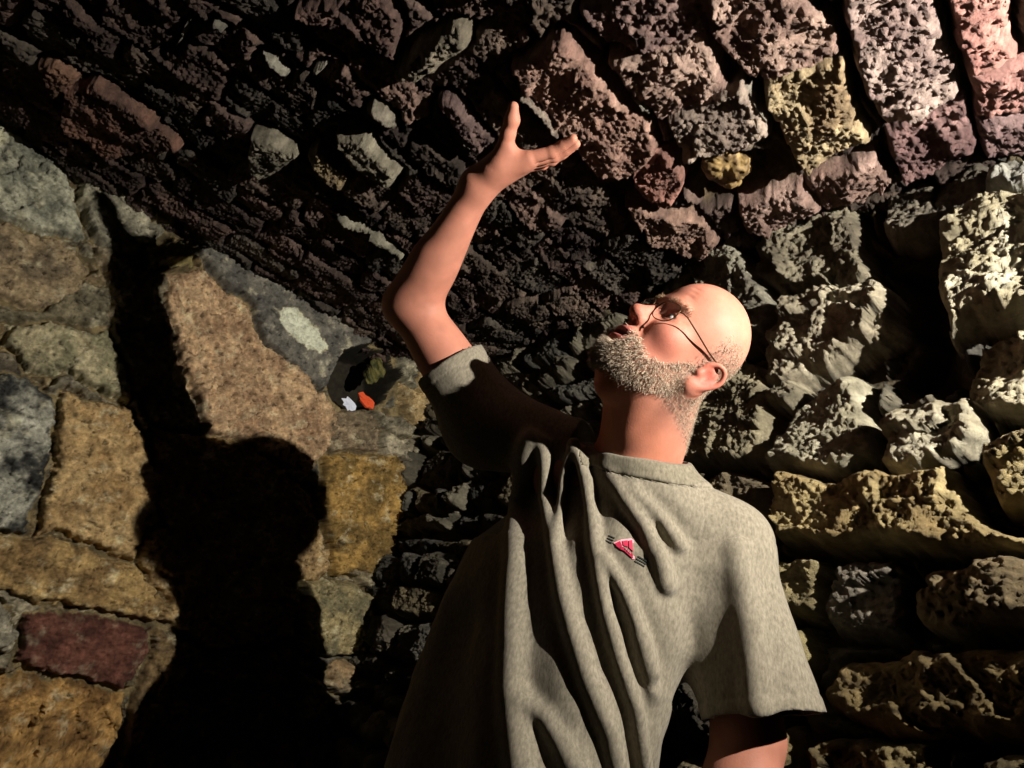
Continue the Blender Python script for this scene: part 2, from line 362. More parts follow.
# ---- ceiling
CE = Surf('ceiling', np.array([CORNER[0], CORNER[1], HC]), DL, NL, -KZ, axis(-.35, -.05, 1.55, 3.4, RES), axis(-.2, -.02, 1.86, 3.4, RES), 6, .026, .68, (.011, .0012), .006)
def ceiling():
    S = CE; T = dict(edge=.010, sharp=.4, amp=.014, fac=.012, fs=14, fine=.005, pit=.003, grain=.0042)
    pk, pk2, rd, ye = (172, 134, 112), (134, 98, 82), (170, 104, 84), (172, 146, 98)
    st = [
     ([(515, 66), (566, 30), (600, 70), (650, 122), (657, 140), (628, 170), (600, 166), (570, 132)], (0.021, (176, 128, 104), (140, 96, 78), {})),
     ([(583, 5), (690, -15), (706, 25), (650, 40), (607, 36)], (0.015, (140, 104, 92), (110, 80, 72), {})),
     ([(612, 56), (655, 41), (703, 28), (726, 76), (662, 114), (642, 90)], (0.019, pk, pk2, {})),
     ([(672, 113), (705, 96), (740, 76), (768, 130), (720, 148), (686, 150)], (0.019, (160, 136, 114), (124, 102, 86), {})),
     ([(632, 146), (674, 146), (684, 182), (664, 202), (636, 182)], (0.017, rd, (130, 84, 68), {})),
     ([(692, -15), (780, -25), (828, 20), (836, 42), (800, 58), (765, 74), (742, 62), (720, 30)], (0.019, pk, pk2, {})),
     ([(772, 106), (766, 80), (805, 62), (838, 52), (858, 118), (868, 132), (830, 150), (806, 165), (792, 146)], (0.022, ye, (140, 110, 70), {})),
     ([(838, -15), (920, -25), (950, 55), (956, 85), (918, 105), (886, 112), (858, 58)], (0.021, (170, 140, 124), (134, 104, 94), {})),
     ([(890, 132), (960, 96), (974, 130), (969, 147), (906, 176)], (0.016, (150, 106, 98), (110, 74, 70), {})),
     ([(806, 178), (875, 150), (889, 174), (880, 186), (826, 206)], (0.015, (168, 128, 110), pk2, {})),
     ([(952, -15), (1003, -15), (1012, 48), (972, 66), (957, 30)], (0.021, (190, 122, 104), (150, 90, 78), {})),
     ([(972, 70), (1040, 42), (1050, 92), (980, 106)], (0.015, (184, 120, 106), (140, 90, 80), {})),
     ([(978, 110), (1050, 96), (1050, 146), (986, 150)], (0.016, (160, 120, 114), (124, 90, 86), {})),
     ([(742, 200), (800, 181), (820, 206), (772, 228), (746, 226)], (0.014, (160, 122, 104), pk2, {})),
     ([(628, 200), (700, 216), (716, 236), (702, 252), (652, 238)], (0.016, (158, 116, 92), (120, 86, 70), {})),
     ([(302, 2), (380, -8), (402, 22), (396, 52), (352, 26), (314, 14)], (0.014, (120, 84, 70), (92, 64, 54), {})),
     ([(398, 66), (454, 20), (468, 22), (470, 38), (420, 72), (404, 72)], (0.031, (140, 124, 96), (108, 96, 74), dict(edge=.018, streak=(0, 1, .005)))),
     ([(440, 96), (455, 92), (494, 136), (480, 146)], (0.020, (130, 96, 86), None, {})),
     ([(340, 128), (368, 128), (402, 165), (392, 176), (364, 164)], (0.031, (150, 138, 108), (116, 104, 80), dict(edge=.016))),
     ([(312, 150), (322, 142), (354, 168), (344, 178), (330, 170)], (0.026, (146, 120, 76), None, {})),
     ([(256, 130), (276, 132), (300, 148), (262, 170), (252, 160)], (0.028, (140, 128, 100), None, {})),
     ([(365, 98), (374, 94), (398, 110), (402, 124), (388, 114)], (0.026, (150, 136, 110), None, dict(edge=.008))),
     ([(45, 62), (60, 58), (78, 72), (60, 92)], (0.019, (150, 100, 70), None, {})),
     ([(70, 85), (100, 80), (150, 110), (182, 142), (165, 146), (110, 150), (70, 120)], (0.019, (140, 90, 66), (96, 66, 52), {})),
     ([(163, 52), (172, 44), (190, 20), (198, 8), (198, 14), (184, 38)], (.022, (160, 152, 128), None, dict(edge=.006, amp=.004, fac=.002))),
     ([(258, 47), (264, 48), (292, 70), (290, 74)], (.022, (158, 150, 124), None, dict(edge=.006, amp=.004, fac=.002))),
     ([(212, 13), (218, 13), (230, 24), (226, 27)], (.022, (150, 140, 116), None, dict(edge=.006, amp=.004, fac=.002))),
     ([(316, 62), (326, 58), (328, 62), (318, 70)], (.022, (150, 140, 116), None, dict(edge=.006, amp=.004, fac=.002))),
     ([(332, 209), (346, 213), (380, 228), (408, 252), (403, 255), (376, 233), (344, 217)], (.022, (150, 140, 112), None, dict(edge=.008))),
     ([(460, 132), (466, 131), (482, 145), (478, 148)], (.022, (158, 150, 124), None, dict(edge=.006, amp=.004, fac=.002))),
     ([(520, 84), (526, 82), (556, 112), (566, 128), (560, 128), (540, 108)], (.035, (150, 130, 108), None, dict(edge=.006))),
     ([(616, 68), (624, 66), (652, 104), (648, 110)], (.022, (160, 148, 124), None, dict(edge=.007))),
     ([(742, 78), (748, 78), (770, 116), (764, 122)], (.022, (160, 148, 124), None, dict(edge=.007))),
     ([(735, 150), (770, 150), (760, 140), (740, 140)], (0.006, (140, 116, 92), None, {})),
    ]
    for i, (pts, (h, c, c2, kw)) in enumerate(st):
        q = dict(T); q.update(kw); S.stone(S.poly(pts), h, c, c2, sd=i, **q)
    P = S.poly([(682, 160), (700, 148), (745, 146), (780, 152), (790, 176), (745, 198), (706, 204), (686, 186)])
    w = S.window(P); d = sdf_poly(S.wu[w], S.wv[w], P); S.traced[w] = np.maximum(S.traced[w], d)
    t = sstep(-.01, .045, d); S.h[w] = S.h[w] * (1 - t) - .09 * t
    rnd = random.Random(21); lay = []
    for P in courses(rnd, -.4, 3.4, -.2, 3.4, .075, .135, .10, .26, .010, .016):
        g = rnd.uniform(.55, .95)
        lay.append((P, dict(hgt=rnd.uniform(-.008, .006), tilt=(rnd.uniform(-.09, .09), rnd.uniform(-.09, .09)), col=np.array(rnd.choice([(150, 110, 90), (128, 96, 80), (142, 112, 88), (120, 104, 84)])) * g)))
    S.fill(lay, 100, **T)
    S.build(ROCK_C, (96, 82, 62), (60, 50, 40), 1.2)
ceiling()

# ------------------------------------------------------------------ signed-distance sculpting (the man, his shirt, small lumps)
def nrm(v): v = np.asarray(v, float); return v / np.linalg.norm(v)
class Ell:
    def __init__(s, c, r, M=None, op='u', k=.01):
        s.c = np.asarray(c, np.float32); s.r = np.asarray(r, np.float32); s.M = None if M is None else np.asarray(M, np.float32); s.op, s.k = op, k
    def __call__(s, p):
        q = p - s.c
        if s.M is not None: q = q @ s.M.T
        k0 = np.sqrt(((q / s.r) ** 2).sum(-1)); k1 = np.sqrt(((q / (s.r * s.r)) ** 2).sum(-1)) + 1e-9
        return k0 * (k0 - 1) / k1
class Cap:
    """round cone between two points"""
    def __init__(s, a, b, ra, rb, op='u', k=.01, flat=None):
        s.a = np.asarray(a, np.float32); s.b = np.asarray(b, np.float32); s.ra, s.rb, s.op, s.k = ra, rb, op, k
        s.flat = flat          # (direction, factor): squeezes the section along a direction
        s.ab = s.b - s.a; s.l2 = float(s.ab @ s.ab)
    def __call__(s, p):
        q = p - s.a
        t = np.clip((q @ s.ab) / s.l2, 0, 1)
        w = q - t[..., None] * s.ab
        if s.flat is not None:
            n, f = s.flat; e = w @ np.asarray(n, np.float32)
            w = w + (e * (1 / f - 1))[..., None] * np.asarray(n, np.float32)
        return np.sqrt((w * w).sum(-1)) - (s.ra + (s.rb - s.ra) * t)
class Limb:
    """one straight limb whose radius follows a profile (rows of t, radius)"""
    def __init__(s, a, b, prof, op='u', k=.01): s.a = np.asarray(a, np.float32); s.ab = np.asarray(b, np.float32) - s.a; s.l2 = float(s.ab @ s.ab); s.p = np.array(prof); s.op, s.k = op, k
    def __call__(s, p):
        q = p - s.a; t = np.clip((q @ s.ab) / s.l2, 0, 1); w = q - t[..., None] * s.ab
        return np.sqrt((w * w).sum(-1)) - np.interp(t, s.p[:, 0], s.p[:, 1]).astype(np.float32)
class Slab:
    """elliptical column along z in the torso frame: rows of (z, centre a, centre b, half width, half depth)"""
    def __init__(s, O, A, B, rows, op='u', k=.04, pw=2.4):
        s.O, s.A, s.B = [np.asarray(x, np.float32) for x in (O, A, B)]; s.rows = np.array(rows, np.float32); s.op, s.k, s.pw = op, k, pw
    def __call__(s, p):
        q = p - s.O; x = q @ s.A; y = q @ s.B; z = p[..., 2]
        R = s.rows; I = lambda j: np.interp(z, R[:, 0], R[:, j]).astype(np.float32)
        w, d = I(3), I(4)
        e = (np.abs((x - I(1)) / w) ** s.pw + np.abs((y - I(2)) / d) ** s.pw) ** (1 / s.pw)
        d1 = (e - 1) * np.minimum(w, d)
        d2 = np.maximum(R[0, 0] - z, z - R[-1, 0])
        m = np.maximum(d1, d2 + .03)
        return np.where((d1 > 0) & (d2 > -.03), np.sqrt(np.maximum(d1, 0) ** 2 + np.maximum(d2 + .03, 0) ** 2), m) - .0
class Clip:
    """cuts away what lies beyond a plane, within a radius of a point"""
    def __init__(s, o, n, rad): s.o = np.asarray(o, np.float32); s.n = np.asarray(nrm(n), np.float32); s.rad = rad; s.op = 'c'; s.k = 0
    def __call__(s, p):
        q = p - s.o
        d = q @ s.n; w = q - d[..., None] * s.n
        return np.maximum(-d, np.sqrt((w * w).sum(-1)) - s.rad)      # negative in the removed zone
def smin(a, b, k):
    h = np.clip(.5 + .5 * (b - a) / k, 0, 1); return b + (a - b) * h - k * h * (1 - h)
def evaluate(prims, p, post=None, cull=None):
    d = np.full(p.shape[:-1], 1.0, np.float32)
    for i, q in enumerate(prims):
        if cull is not None and not cull[i]: continue
        e = q(p)
        if q.op == 'u': d = smin(d, e, q.k)
        elif q.op == 's': d = -smin(-d, e, q.k)
        else: d = np.maximum(d, -e)
    if post is not None: d = d - post(p, d)
    return d
def sculpt(prims, lo, hi, h, post=None, pad=.02):
    lo = np.asarray(lo, float); hi = np.asarray(hi, float); BS = 16
    nb = np.ceil((hi - lo) / (h * BS)).astype(int); n = nb * BS + 1
    f = np.full(n, 1.0, np.float32)
    R = h * BS * .5 * math.sqrt(3) + h
    g = np.stack(np.meshgrid(*[np.arange(k) for k in nb], indexing='ij'), -1).reshape(-1, 3)
    ctr = (lo + (g + .5) * h * BS).astype(np.float32)
    pd = np.stack([q(ctr) for q in prims], 1)
    kk = np.array([q.k for q in prims]); uni = np.array([q.op == 'u' for q in prims])
    dm = np.where(uni[None], pd, 9).min(1)
    o = np.arange(BS + 1)
    for b in range(len(g)):
        i, j, k = g[b] * BS
        if dm[b] > R * 1.6 + pad: continue
        if dm[b] < -(R * 1.6 + pad) and not ((pd[b] < R * 2) & ~uni).any():
            f[i:i + BS + 1, j:j + BS + 1, k:k + BS + 1] = np.minimum(f[i:i + BS + 1, j:j + BS + 1, k:k + BS + 1], -1); continue
        cull = pd[b] < np.maximum(R * 1.8 + kk * 2, np.where(uni, dm[b] + R * 2.2 + kk * 2, 0))
        P = np.stack(np.meshgrid(lo[0] + (i + o) * h, lo[1] + (j + o) * h, lo[2] + (k + o) * h, indexing='ij'), -1).astype(np.float32)
        f[i:i + BS + 1, j:j + BS + 1, k:k + BS + 1] = evaluate(prims, P, post, cull)
    # surface nets
    s = f < 0
    cs = np.zeros(tuple(np.array(f.shape) - 1), np.int8)
    for dx in (0, 1):
        for dy in (0, 1):
            for dz in (0, 1): cs += s[dx:f.shape[0] - 1 + dx, dy:f.shape[1] - 1 + dy, dz:f.shape[2] - 1 + dz]
    C = np.argwhere((cs > 0) & (cs < 8)); idm = np.full(cs.shape, -1, np.int32); idm[tuple(C.T)] = np.arange(len(C))
    acc = np.zeros((len(C), 3)); cnt = np.zeros(len(C))
    for ax in range(3):
        o1, o2 = [a for a in range(3) if a != ax]
        for u in (0, 1):
            for v in (0, 1):
                a = C.copy(); a[:, o1] += u; a[:, o2] += v; b = a.copy(); b[:, ax] += 1
                fa = f[tuple(a.T)]; fb = f[tuple(b.T)]; m = (fa < 0) != (fb < 0)
                t = np.where(m, fa / np.where(m, fa - fb, 1), 0)
                pt = a.astype(float); pt[:, ax] += t
                acc[m] += pt[m]; cnt[m] += 1
    V = lo + acc / cnt[:, None] * h
    F = []
    for ax in range(3):
        o1, o2 = (ax + 1) % 3, (ax + 2) % 3
        sl0 = [slice(None)] * 3; sl1 = [slice(None)] * 3; sl0[ax] = slice(0, -1); sl1[ax] = slice(1, None)
        e = s[tuple(sl0)] != s[tuple(sl1)]
        E = np.argwhere(e); E = E[(E[:, o1] > 0) & (E[:, o2] > 0) & (E[:, o1] < f.shape[o1] - 1) & (E[:, o2] < f.shape[o2] - 1)]
        q = []
        for u, v in ((1, 1), (0, 1), (0, 0), (1, 0)):
            a = E.copy(); a[:, o1] -= u; a[:, o2] -= v; q.append(idm[tuple(a.T)])
        q = np.stack(q, 1); fl = s[tuple(E.T)]
        q[~fl] = q[~fl][:, ::-1]; F.append(q)
    F = np.concatenate(F); F = F[(F >= 0).all(1)]
    return V, F
def smooth_mesh(V, F, it=1, w=.5):
    n = len(V)
    for _ in range(it):
        acc = np.zeros((n, 3)); c = np.zeros(n)
        for i in range(4):
            a, b = F[:, i], F[:, (i + 1) % 4]
            for k in range(3): acc[:, k] += np.bincount(a, V[b, k], n) + np.bincount(b, V[a, k], n)
            c += np.bincount(a, minlength=n) + np.bincount(b, minlength=n)
        V = V + w * (acc / np.maximum(c, 1)[:, None] - V)
    return V
def vnormals(V, F):
    N = np.cross(V[F[:, 2]] - V[F[:, 0]], V[F[:, 3]] - V[F[:, 1]]); out = np.zeros_like(V)
    for i in range(4):
        for k in range(3): out[:, k] += np.bincount(F[:, i], N[:, k], len(V))
    return out / (np.linalg.norm(out, axis=1)[:, None] + 1e-12)

# ------------------------------------------------------------------ the man
def c2w(v): return v[0] * RIGHT + v[1] * UPV - v[2] * FW
_ph = math.radians(22)
HF = np.array([-.574 * math.cos(_ph), .819 * math.cos(_ph), math.sin(_ph)])
HU = np.array([.819, .574, -.12]); HU = nrm(HU - HF * (HU @ HF)); HL = np.cross(HU, HF)
HF, HU, HL = c2w(HF), c2w(HU), c2w(HL)
HS = .83
HO = at(697.5, 372, .86) - HL * .072 * HS                   # between the ears
HM = np.stack([HF, HL, HU])                               # world -> head
def hw(x, y, z): return HO + (HF * x + HL * y + HU * z) * HS
def he(c, r, op='u', k=.012, rot=None):
    M = HM if rot is None else rot @ HM
    return Ell(hw(*c), np.array(r) * HS, M, op, k)
def hc(a, b, ra, rb, op='u', k=.01): return Cap(hw(*a), hw(*b), ra * HS, rb * HS, op, k)
TB = np.array([-.70, -.714, 0]); TB /= np.linalg.norm(TB); TA = np.array([-TB[1], TB[0], 0]); TZ = np.array([0, 0, 1.0])
T0 = at(578, 560, 1.0); T0[2] = 0
def tw(a, b, z): return T0 + TA * a + TB * b + TZ * z
SR, EL, WR = at(488, 425, 1.05), at(412, 306, 1.09), at(478, 186, 1.02)
SL, ELL, WRL = at(722, 545, .95), at(748, 735, .965), at(722, 930, .94)
NECK = at(640, 456, .953)

def ry(a): c, s = math.cos(a), math.sin(a); return np.array([[c, 0, s], [0, 1, 0], [-s, 0, c]])
def spline(P, k):
    P = np.array(P, float); Q = np.vstack([2 * P[0] - P[1], P, 2 * P[-1] - P[-2]]); o = []
    for i in range(len(P) - 1):
        a, b, c, d = Q[i:i + 4]
        for t in np.arange(k) / k: o.append(.5 * (2 * b + (c - a) * t + (2 * a - 5 * b + 4 * c - d) * t * t + (3 * b - a - 3 * c + d) * t ** 3))
    return o + [P[-1]]
def build_head():
    P = [he((.006, 0, .060), (.083, .076, .088)), he((.014, 0, .066), (.089, .071, .083), k=.02),
         he((.035, 0, -.02), (.063, .060, .085), k=.03), he((.04, 0, -.066), (.058, .051, .040), k=.03),
         he((.084, 0, -.094), (.022, .027, .020), k=.03), he((.074, 0, -.052), (.036, .036, .036), k=.02)]
    P += [he((.07, s * .042, -.006), (.024, .022, .022), k=.025) for s in (-1, 1)]
    P += [hc((.090, -.028, .044), (.090, .028, .044), .0105, .0105, k=.016)]
    # eye sockets, then lids over the eyeballs
    P += [he((.104, s * .034, .021), (.017, .021, .0125), 's', .012) for s in (-1, 1)]
    P += [he((.081, s * .032, .022), (.0145, .0155, .0140), k=.006) for s in (-1, 1)]
    # nose
    P += [hc((.096, 0, .026), (.121, 0, -.010), .0075, .0105, k=.012), he((.122, 0, -.013), (.0115, .0125, .0105), k=.008),
          he((.104, 0, -.014), (.014, .017, .012), k=.010)]
    P += [he((.108, s * .0135, -.0185), (.0105, .0070, .0080), k=.005) for s in (-1, 1)]
    P += [he((.1145, s * .0075, -.0275), (.0065, .0038, .0070), 's', .003) for s in (-1, 1)]
    # mouth, a little open
    P += [he((.1035, 0, -.0465), (.0105, .026, .0075), k=.008), he((.1005, 0, -.0635), (.0120, .023, .0075), k=.007)]
    P += [he((.112, 0, -.0555), (.021, .0205, .0050), 's', .004)]
    # lids opening
    P += [he((.096, s * .033, .0215), (.0115, .0130, .0050), 's', .0025) for s in (-1, 1)]
    P += [hc((.098, s * .012, .048), (.090, s * .045, .048), .004, .003, k=.006) for s in (-1, 1)]
    # ears
    E0, ES = np.array([-.010, .077, .004]), .86
    def ept(x, y, z, s): q = E0 + (np.array([x, y, z]) - E0) * np.array([ES, 1, ES]); return (q[0], s * q[1], q[2])
    for s in (-1, 1):
        Q = ry(-.25)
        P.append(Ell(hw(*ept(-.016, .0785, .006, s)), np.array((.0160, .0070, .0262)) * HS, Q @ HM, 'u', .006))
        P.append(Ell(hw(*ept(-.010, .0890, .004, s)), np.array((.0090, .0095, .0150)) * HS, Q @ HM, 's', .003))
        rim = [(.004, .074, .010), (.001, .080, .026), (-.010, .087, .037), (-.025, .091, .036), (-.035, .092, .020), (-.033, .090, .003), (-.024, .085, -.013), (-.012, .080, -.024)]
        rim = spline(rim, 4)
        for a, b in zip(rim, rim[1:]): P.append(hc(ept(*a, s), ept(*b, s), .0034, .0034, k=.003))
        anti = [(-.022, .085, .026), (-.025, .086, .008), (-.016, .083, -.010)]
        anti = spline(anti, 4)
        for a, b in zip(anti, anti[1:]): P.append(hc(ept(*a, s), ept(*b, s), .0024, .0024, k=.003))
        P.append(he(ept(-.006, .077, -.025, s), (.0080, .0046, .0085), k=.006))
        P.append(he(ept(.003, .0785, -.001, s), (.0042, .0045, .0060), k=.004))
    # neck
    n0 = NECK + nrm(NECK - HO) * .05 + RIGHT * .006
    P.append(Cap(hw(-.022, 0, -.035), n0, .055, .062, 'u', .03))
    P.append(Cap(hw(.02, 0, -.085), n0 + TB * .02, .036, .044, 'u', .035))
    P.append(Cap(hw(-.02, .058, -.03), NECK + TB * .045 + TZ * -.03, .011, .012, 'u', .02))        # neck muscle
    P.append(Ell(hw(.045, 0, -.122), (.012, .012, .014), HM, 'u', .03))
    return P
def hand_R():
    px = lambda x, y, s: at(x, y, s)
    P = [Cap(WR, at(500, 168, 1.015), .026, .027, 'u', .02, None)]
    # palm: four metacarpal rays, the index nearest the camera
    base = WR + (at(490, 178, 1.02) - WR)
    kn = [px(529, 159, .985), px(530, 161, 1.003), px(528, 164, 1.022), px(523, 168, 1.040)]
    ws = [px(487, 178, 1.008), px(486, 179, 1.018), px(484, 181, 1.028), px(482, 184, 1.038)]
    for a, b in zip(ws, kn): P.append(Cap(a, b, .0165, .0118, 'u', .014))
    P.append(Cap(px(494, 170, .998), px(508, 150, .990), .0185, .0140, 'u', .016))               # thenar
    P.append(Cap(px(503, 164, .995), px(522, 162, .992), .015, .011, 'u', .016))
    fing = [[(529, 158, .985), (552, 152, .983), (563, 145, .978), (573, 139, .972)],
            [(530, 161, 1.003), (554, 156, 1.003), (566, 150, .998), (576, 144, .992)],
            [(528, 164, 1.022), (552, 160, 1.024), (563, 154, 1.020), (572, 148, 1.014)],
            [(523, 168, 1.040), (543, 165, 1.044), (552, 160, 1.041), (559, 155, 1.036)]]
    rr = [(.0100, .0090, .0082, .0070), (.0102, .0092, .0084, .0070), (.0096, .0086, .0078, .0066), (.0084, .0074, .0068, .0058)]
    for fg, r in zip(fing, rr):
        q = [px(*a) for a in fg]
        for i in range(3): P.append(Cap(q[i], q[i + 1], r[i], r[i + 1], 'u', .0022))
        P.append(Ell(q[1], (r[1] * 1.1,) * 3, None, 'u', .003))
    th = [(503, 152, .992), (508, 134, .985), (512, 120, .980), (513.5, 107, .976)]
    q = [px(*a) for a in th]
    for i, (r1, r2) in enumerate(((.0135, .0112), (.0108, .0112), (.0112, .0078))): P.append(Cap(q[i], q[i + 1], r1, r2, 'u', .006))
    return P
def hand_L():
    d = nrm(WRL - ELL); s = nrm(np.cross(d, TB)); n = np.cross(s, d); P = []
    P.append(Cap(WRL, WRL + d * .04, .026, .028, 'u', .02))
    for i, (o, l) in enumerate(((-.030, .068), (-.010, .078), (.010, .072), (.028, .056))):
        k = WRL + d * .088 + s * o; P.append(Cap(WRL + d * .02 + s * o * .5, k, .015, .012, 'u', .014))
        m = k + d * l * .5 + n * .010; t = k + d * l * .92 + n * .030
        P += [Cap(k, m, .0098, .0088, 'u', .003), Cap(m, t, .0086, .0070, 'u', .003)]
    a = WRL + d * .025 - s * .028; b = WRL + d * .065 - s * .052 + n * .01; c = WRL + d * .105 - s * .058 + n * .02
    P += [Cap(a, b, .0150, .0120, 'u', .012), Cap(b, c, .0112, .0085, 'u', .004)]
    return P
def arms():
    P = []
    u = np.linspace(0, 1, 24)
    cub = lambda ts, rs: list(zip(u, np.convolve(np.pad(np.interp(u, ts, rs), 2, mode='edge'), np.ones(5) / 5, 'valid')))
    P.append(Limb(SR, EL, cub([0, .35, .6, 1], [.056, .053, .050, .040]), k=.03))
    P.append(Limb(EL, WR, cub([0, .12, .30, .5, .75, 1], [.039, .0425, .0435, .0385, .0300, .0262]), k=.03))
    s = nrm(np.cross(WR - EL, FW))
    P += [Cap(EL + s * .010, EL + (WR - EL) * .40 + s * .008, .028, .024, 'u', .03)]
    P += [Ell(EL - nrm((SR + WR) / 2 - EL) * .022, (.022,) * 3, None, 'u', .03)]
    P += [Cap(SL, ELL, .055, .043, 'u', .03), Cap(ELL, ELL + (WRL - ELL) * .3, .042, .043, 'u', .02), Cap(ELL + (WRL - ELL) * .3, WRL, .043, .026, 'u', .02)]
    return P
def torso():
    rows = [(.84, -.03, .025, .15, .088), (.95, -.03, .025, .15, .088), (1.08, -.02, .025, .145, .085), (1.22, 0, .022, .155, .09), (1.34, .015, .015, .17, .09), (1.42, .03, .0, .13, .075), (1.45, .05, -.01, .07, .05)]
    return [Slab(T0, TA, TB, rows, 'u', .05), Cap(NECK - TZ * .08, SR, .045, .05, 'u', .05), Cap(NECK - TZ * .08, SL, .040, .05, 'u', .04)]
BODY = torso() + arms() + hand_R() + hand_L() + build_head()
def project(V):
    d = V - CAM; z = d @ FW; return 512 + FPX * (d @ RIGHT) / z, 384 - FPX * (d @ UPV) / z

def skin_material():
    m, nt, b = nodes('skin'); N = nt.nodes.new; L = nt.links.new
    a = N('ShaderNodeAttribute'); a.attribute_name = 'Col'
    tc = N('ShaderNodeTexCoord'); n = N('ShaderNodeTexNoise'); n.inputs['Scale'].default_value = 420; n.inputs['Detail'].default_value = 4
    n3 = N('ShaderNodeTexNoise'); n3.inputs['Scale'].default_value = 38; n3.inputs['Detail'].default_value = 4
    L(tc.outputs['Object'], n.inputs['Vector']); L(tc.outputs['Object'], n3.inputs['Vector'])
    mr = N('ShaderNodeMapRange'); mr.inputs[1].default_value = .3; mr.inputs[2].default_value = .7; mr.inputs[3].default_value = .88; mr.inputs[4].default_value = 1.10
    L(n3.outputs[0], mr.inputs[0]); sc = N('ShaderNodeVectorMath'); sc.operation = 'SCALE'
    L(a.outputs['Color'], sc.inputs[0]); L(mr.outputs[0], sc.inputs['Scale']); L(sc.outputs[0], b.inputs['Base Color'])
    bp = N('ShaderNodeBump'); bp.inputs['Strength'].default_value = .25; bp.inputs['Distance'].default_value = .001
    L(n.outputs[0], bp.inputs['Height']); L(bp.outputs[0], b.inputs['Normal'])
    b.inputs['Roughness'].default_value = .58; b.inputs['Specular IOR Level'].default_value = .18
    b.inputs['Subsurface Weight'].default_value = .12; b.inputs['Subsurface Radius'].default_value = (.006, .002, .001); b.inputs['Subsurface Scale'].default_value = 1.0
    return m
def head_local(V): return (V - HO) @ HM.T / HS
def beard_mask(q):
    """0..1 over the lower face, from the sideburns under the cheekbone to the chin and moustache"""
    x, y, z = q[:, 0], np.abs(q[:, 1]), q[:, 2]
    top = np.interp(x, [-.02, .0, .02, .045, .07, .088, .100, .13], [.0, .012, .006, -.030, -.048, -.042, -.036, -.034])
    bot = np.interp(x, [-.02, .0, .04, .09, .12], [-.045, -.075, -.112, -.128, -.128])
    m = sstep(0, .010, top - z) * sstep(0, .02, z - bot) * sstep(-.016, -.002, x)
    lips = (x > .086) & (y < .030) & (z > -.077) & (z < -.040)
    m = np.where(lips, m * sstep(.024, .031, y + np.abs(z + .056) * .35), m) * np.where((x > .09) & (z > -.05) & (z < -.03) & (y < .025), .35, 1)
    m = np.where((y > .072) & (x < .012), 0, m)
    return m
def scalp_mask(q):
    x, y, z = q[:, 0], np.abs(q[:, 1]), q[:, 2]
    side = sstep(.035, .005, x - .03 * 0) * sstep(.105, .06, z) * sstep(-.085, -.06, z)
    near = (x > -.045) & (x < .012) & (z < .045) & (z > -.04) & (y > .070)      # the ear itself
    front = np.where((z < .03) & (x > .015), .5, 1.0)
    return np.where(near & (y > .078), 0, side * front)

print('sculpting body')
LO = np.array([-.36, .50, .80]); HI = np.array([.60, 1.20, 2.0])
CREASES = [[(.095, y, z + .004 * abs(y) / .03) for y in (-.04, -.02, 0, .02, .04)] for z in (.066, .077, .088)] + \
          [[(.106, s * .022, -.018), (.098, s * .031, -.038), (.090, s * .034, -.055)] for s in (-1, 1)] + \
          [[(.080, s * .052, .024), (.074, s * .060, .030)] for s in (-1, 1)] + [[(.080, s * .052, .019), (.074, s * .060, .015)] for s in (-1, 1)]
def polyline_dist(p, L):
    d = np.full(p.shape[:-1], 9.0, np.float32)
    for a, b in zip(L, L[1:]):
        a = np.asarray(a, np.float32); ab = np.asarray(b, np.float32) - a; q = p - a
        t = np.clip((q @ ab) / float(ab @ ab), 0, 1); w = q - t[..., None] * ab; d = np.minimum(d, (w * w).sum(-1))
    return np.sqrt(d)
_CR = [[hw(*q) for q in L] for L in CREASES]
_CW = [(.0011, .0030)] * 3 + [(.0022, .006)] * 2 + [(.001, .002)] * 4
def skin_post(p, d):
    if np.linalg.norm(p.reshape(-1, 3).mean(0) - HO) > .17: return 0
    o = 0
    for L, (a, w) in zip(_CR, _CW): o = o - a * np.exp(-(polyline_dist(p, L) / w) ** 2)
    return o
BV, BF = sculpt(BODY, LO, HI, .0020, skin_post)
BV = smooth_mesh(BV, BF, 1, .35)
def skin_colors(V):
    q = head_local(V); x, y, z = q.T; c = np.tile(lin((174, 115, 94)), (len(V), 1))
    g = lambda cx, cy, cz, r: np.exp(-(((x - cx) ** 2 + (np.abs(y) - cy) ** 2 + (z - cz) ** 2) / r ** 2))[:, None]
    red = lin((170, 80, 68))
    for a in ((.118, 0, -.012, .020, .6), (.075, .048, -.018, .030, .5), (-.015, .082, .006, .030, .75), (.06, 0, .10, .05, .25)):
        t = g(*a[:4]) * a[4]; c = c * (1 - t) + red * t
    nk = (sstep(-.08, -.12, z) * sstep(.25, .2, np.abs(z)) * (np.linalg.norm(q, axis=1) < .26))[:, None] * .45
    c = c * (1 - nk) + lin((200, 122, 92)) * nk
    lip = ((x > .092) & (np.abs(y) < .024) & (np.abs(z + .055) < .0165))[:, None] * .8
    c = c * (1 - lip) + lin((176, 98, 90)) * lip
    inner = ((x > .07) & (x < .1005) & (np.abs(y) < .022) & (np.abs(z + .0555) < .005))[:, None] * .9
    c = c * (1 - inner) + lin((70, 26, 24)) * inner
    near = np.linalg.norm(q, axis=1) < .2
    s = (scalp_mask(q) * near)[:, None] * .42; c = c * (1 - s) + lin((150, 128, 112)) * s
    b = (beard_mask(q) * near)[:, None] * .45; c = c * (1 - b) + lin((150, 124, 104)) * b
    return c
SKIN = skin_material()
person = mesh_obj('person', BV, BF, SKIN, cols=skin_colors(BV))
person['label'] = 'bald bearded person in a grey t-shirt and glasses, one arm reaching up to the vault'
person['category'] = 'person'
BN = vnormals(BV, BF)

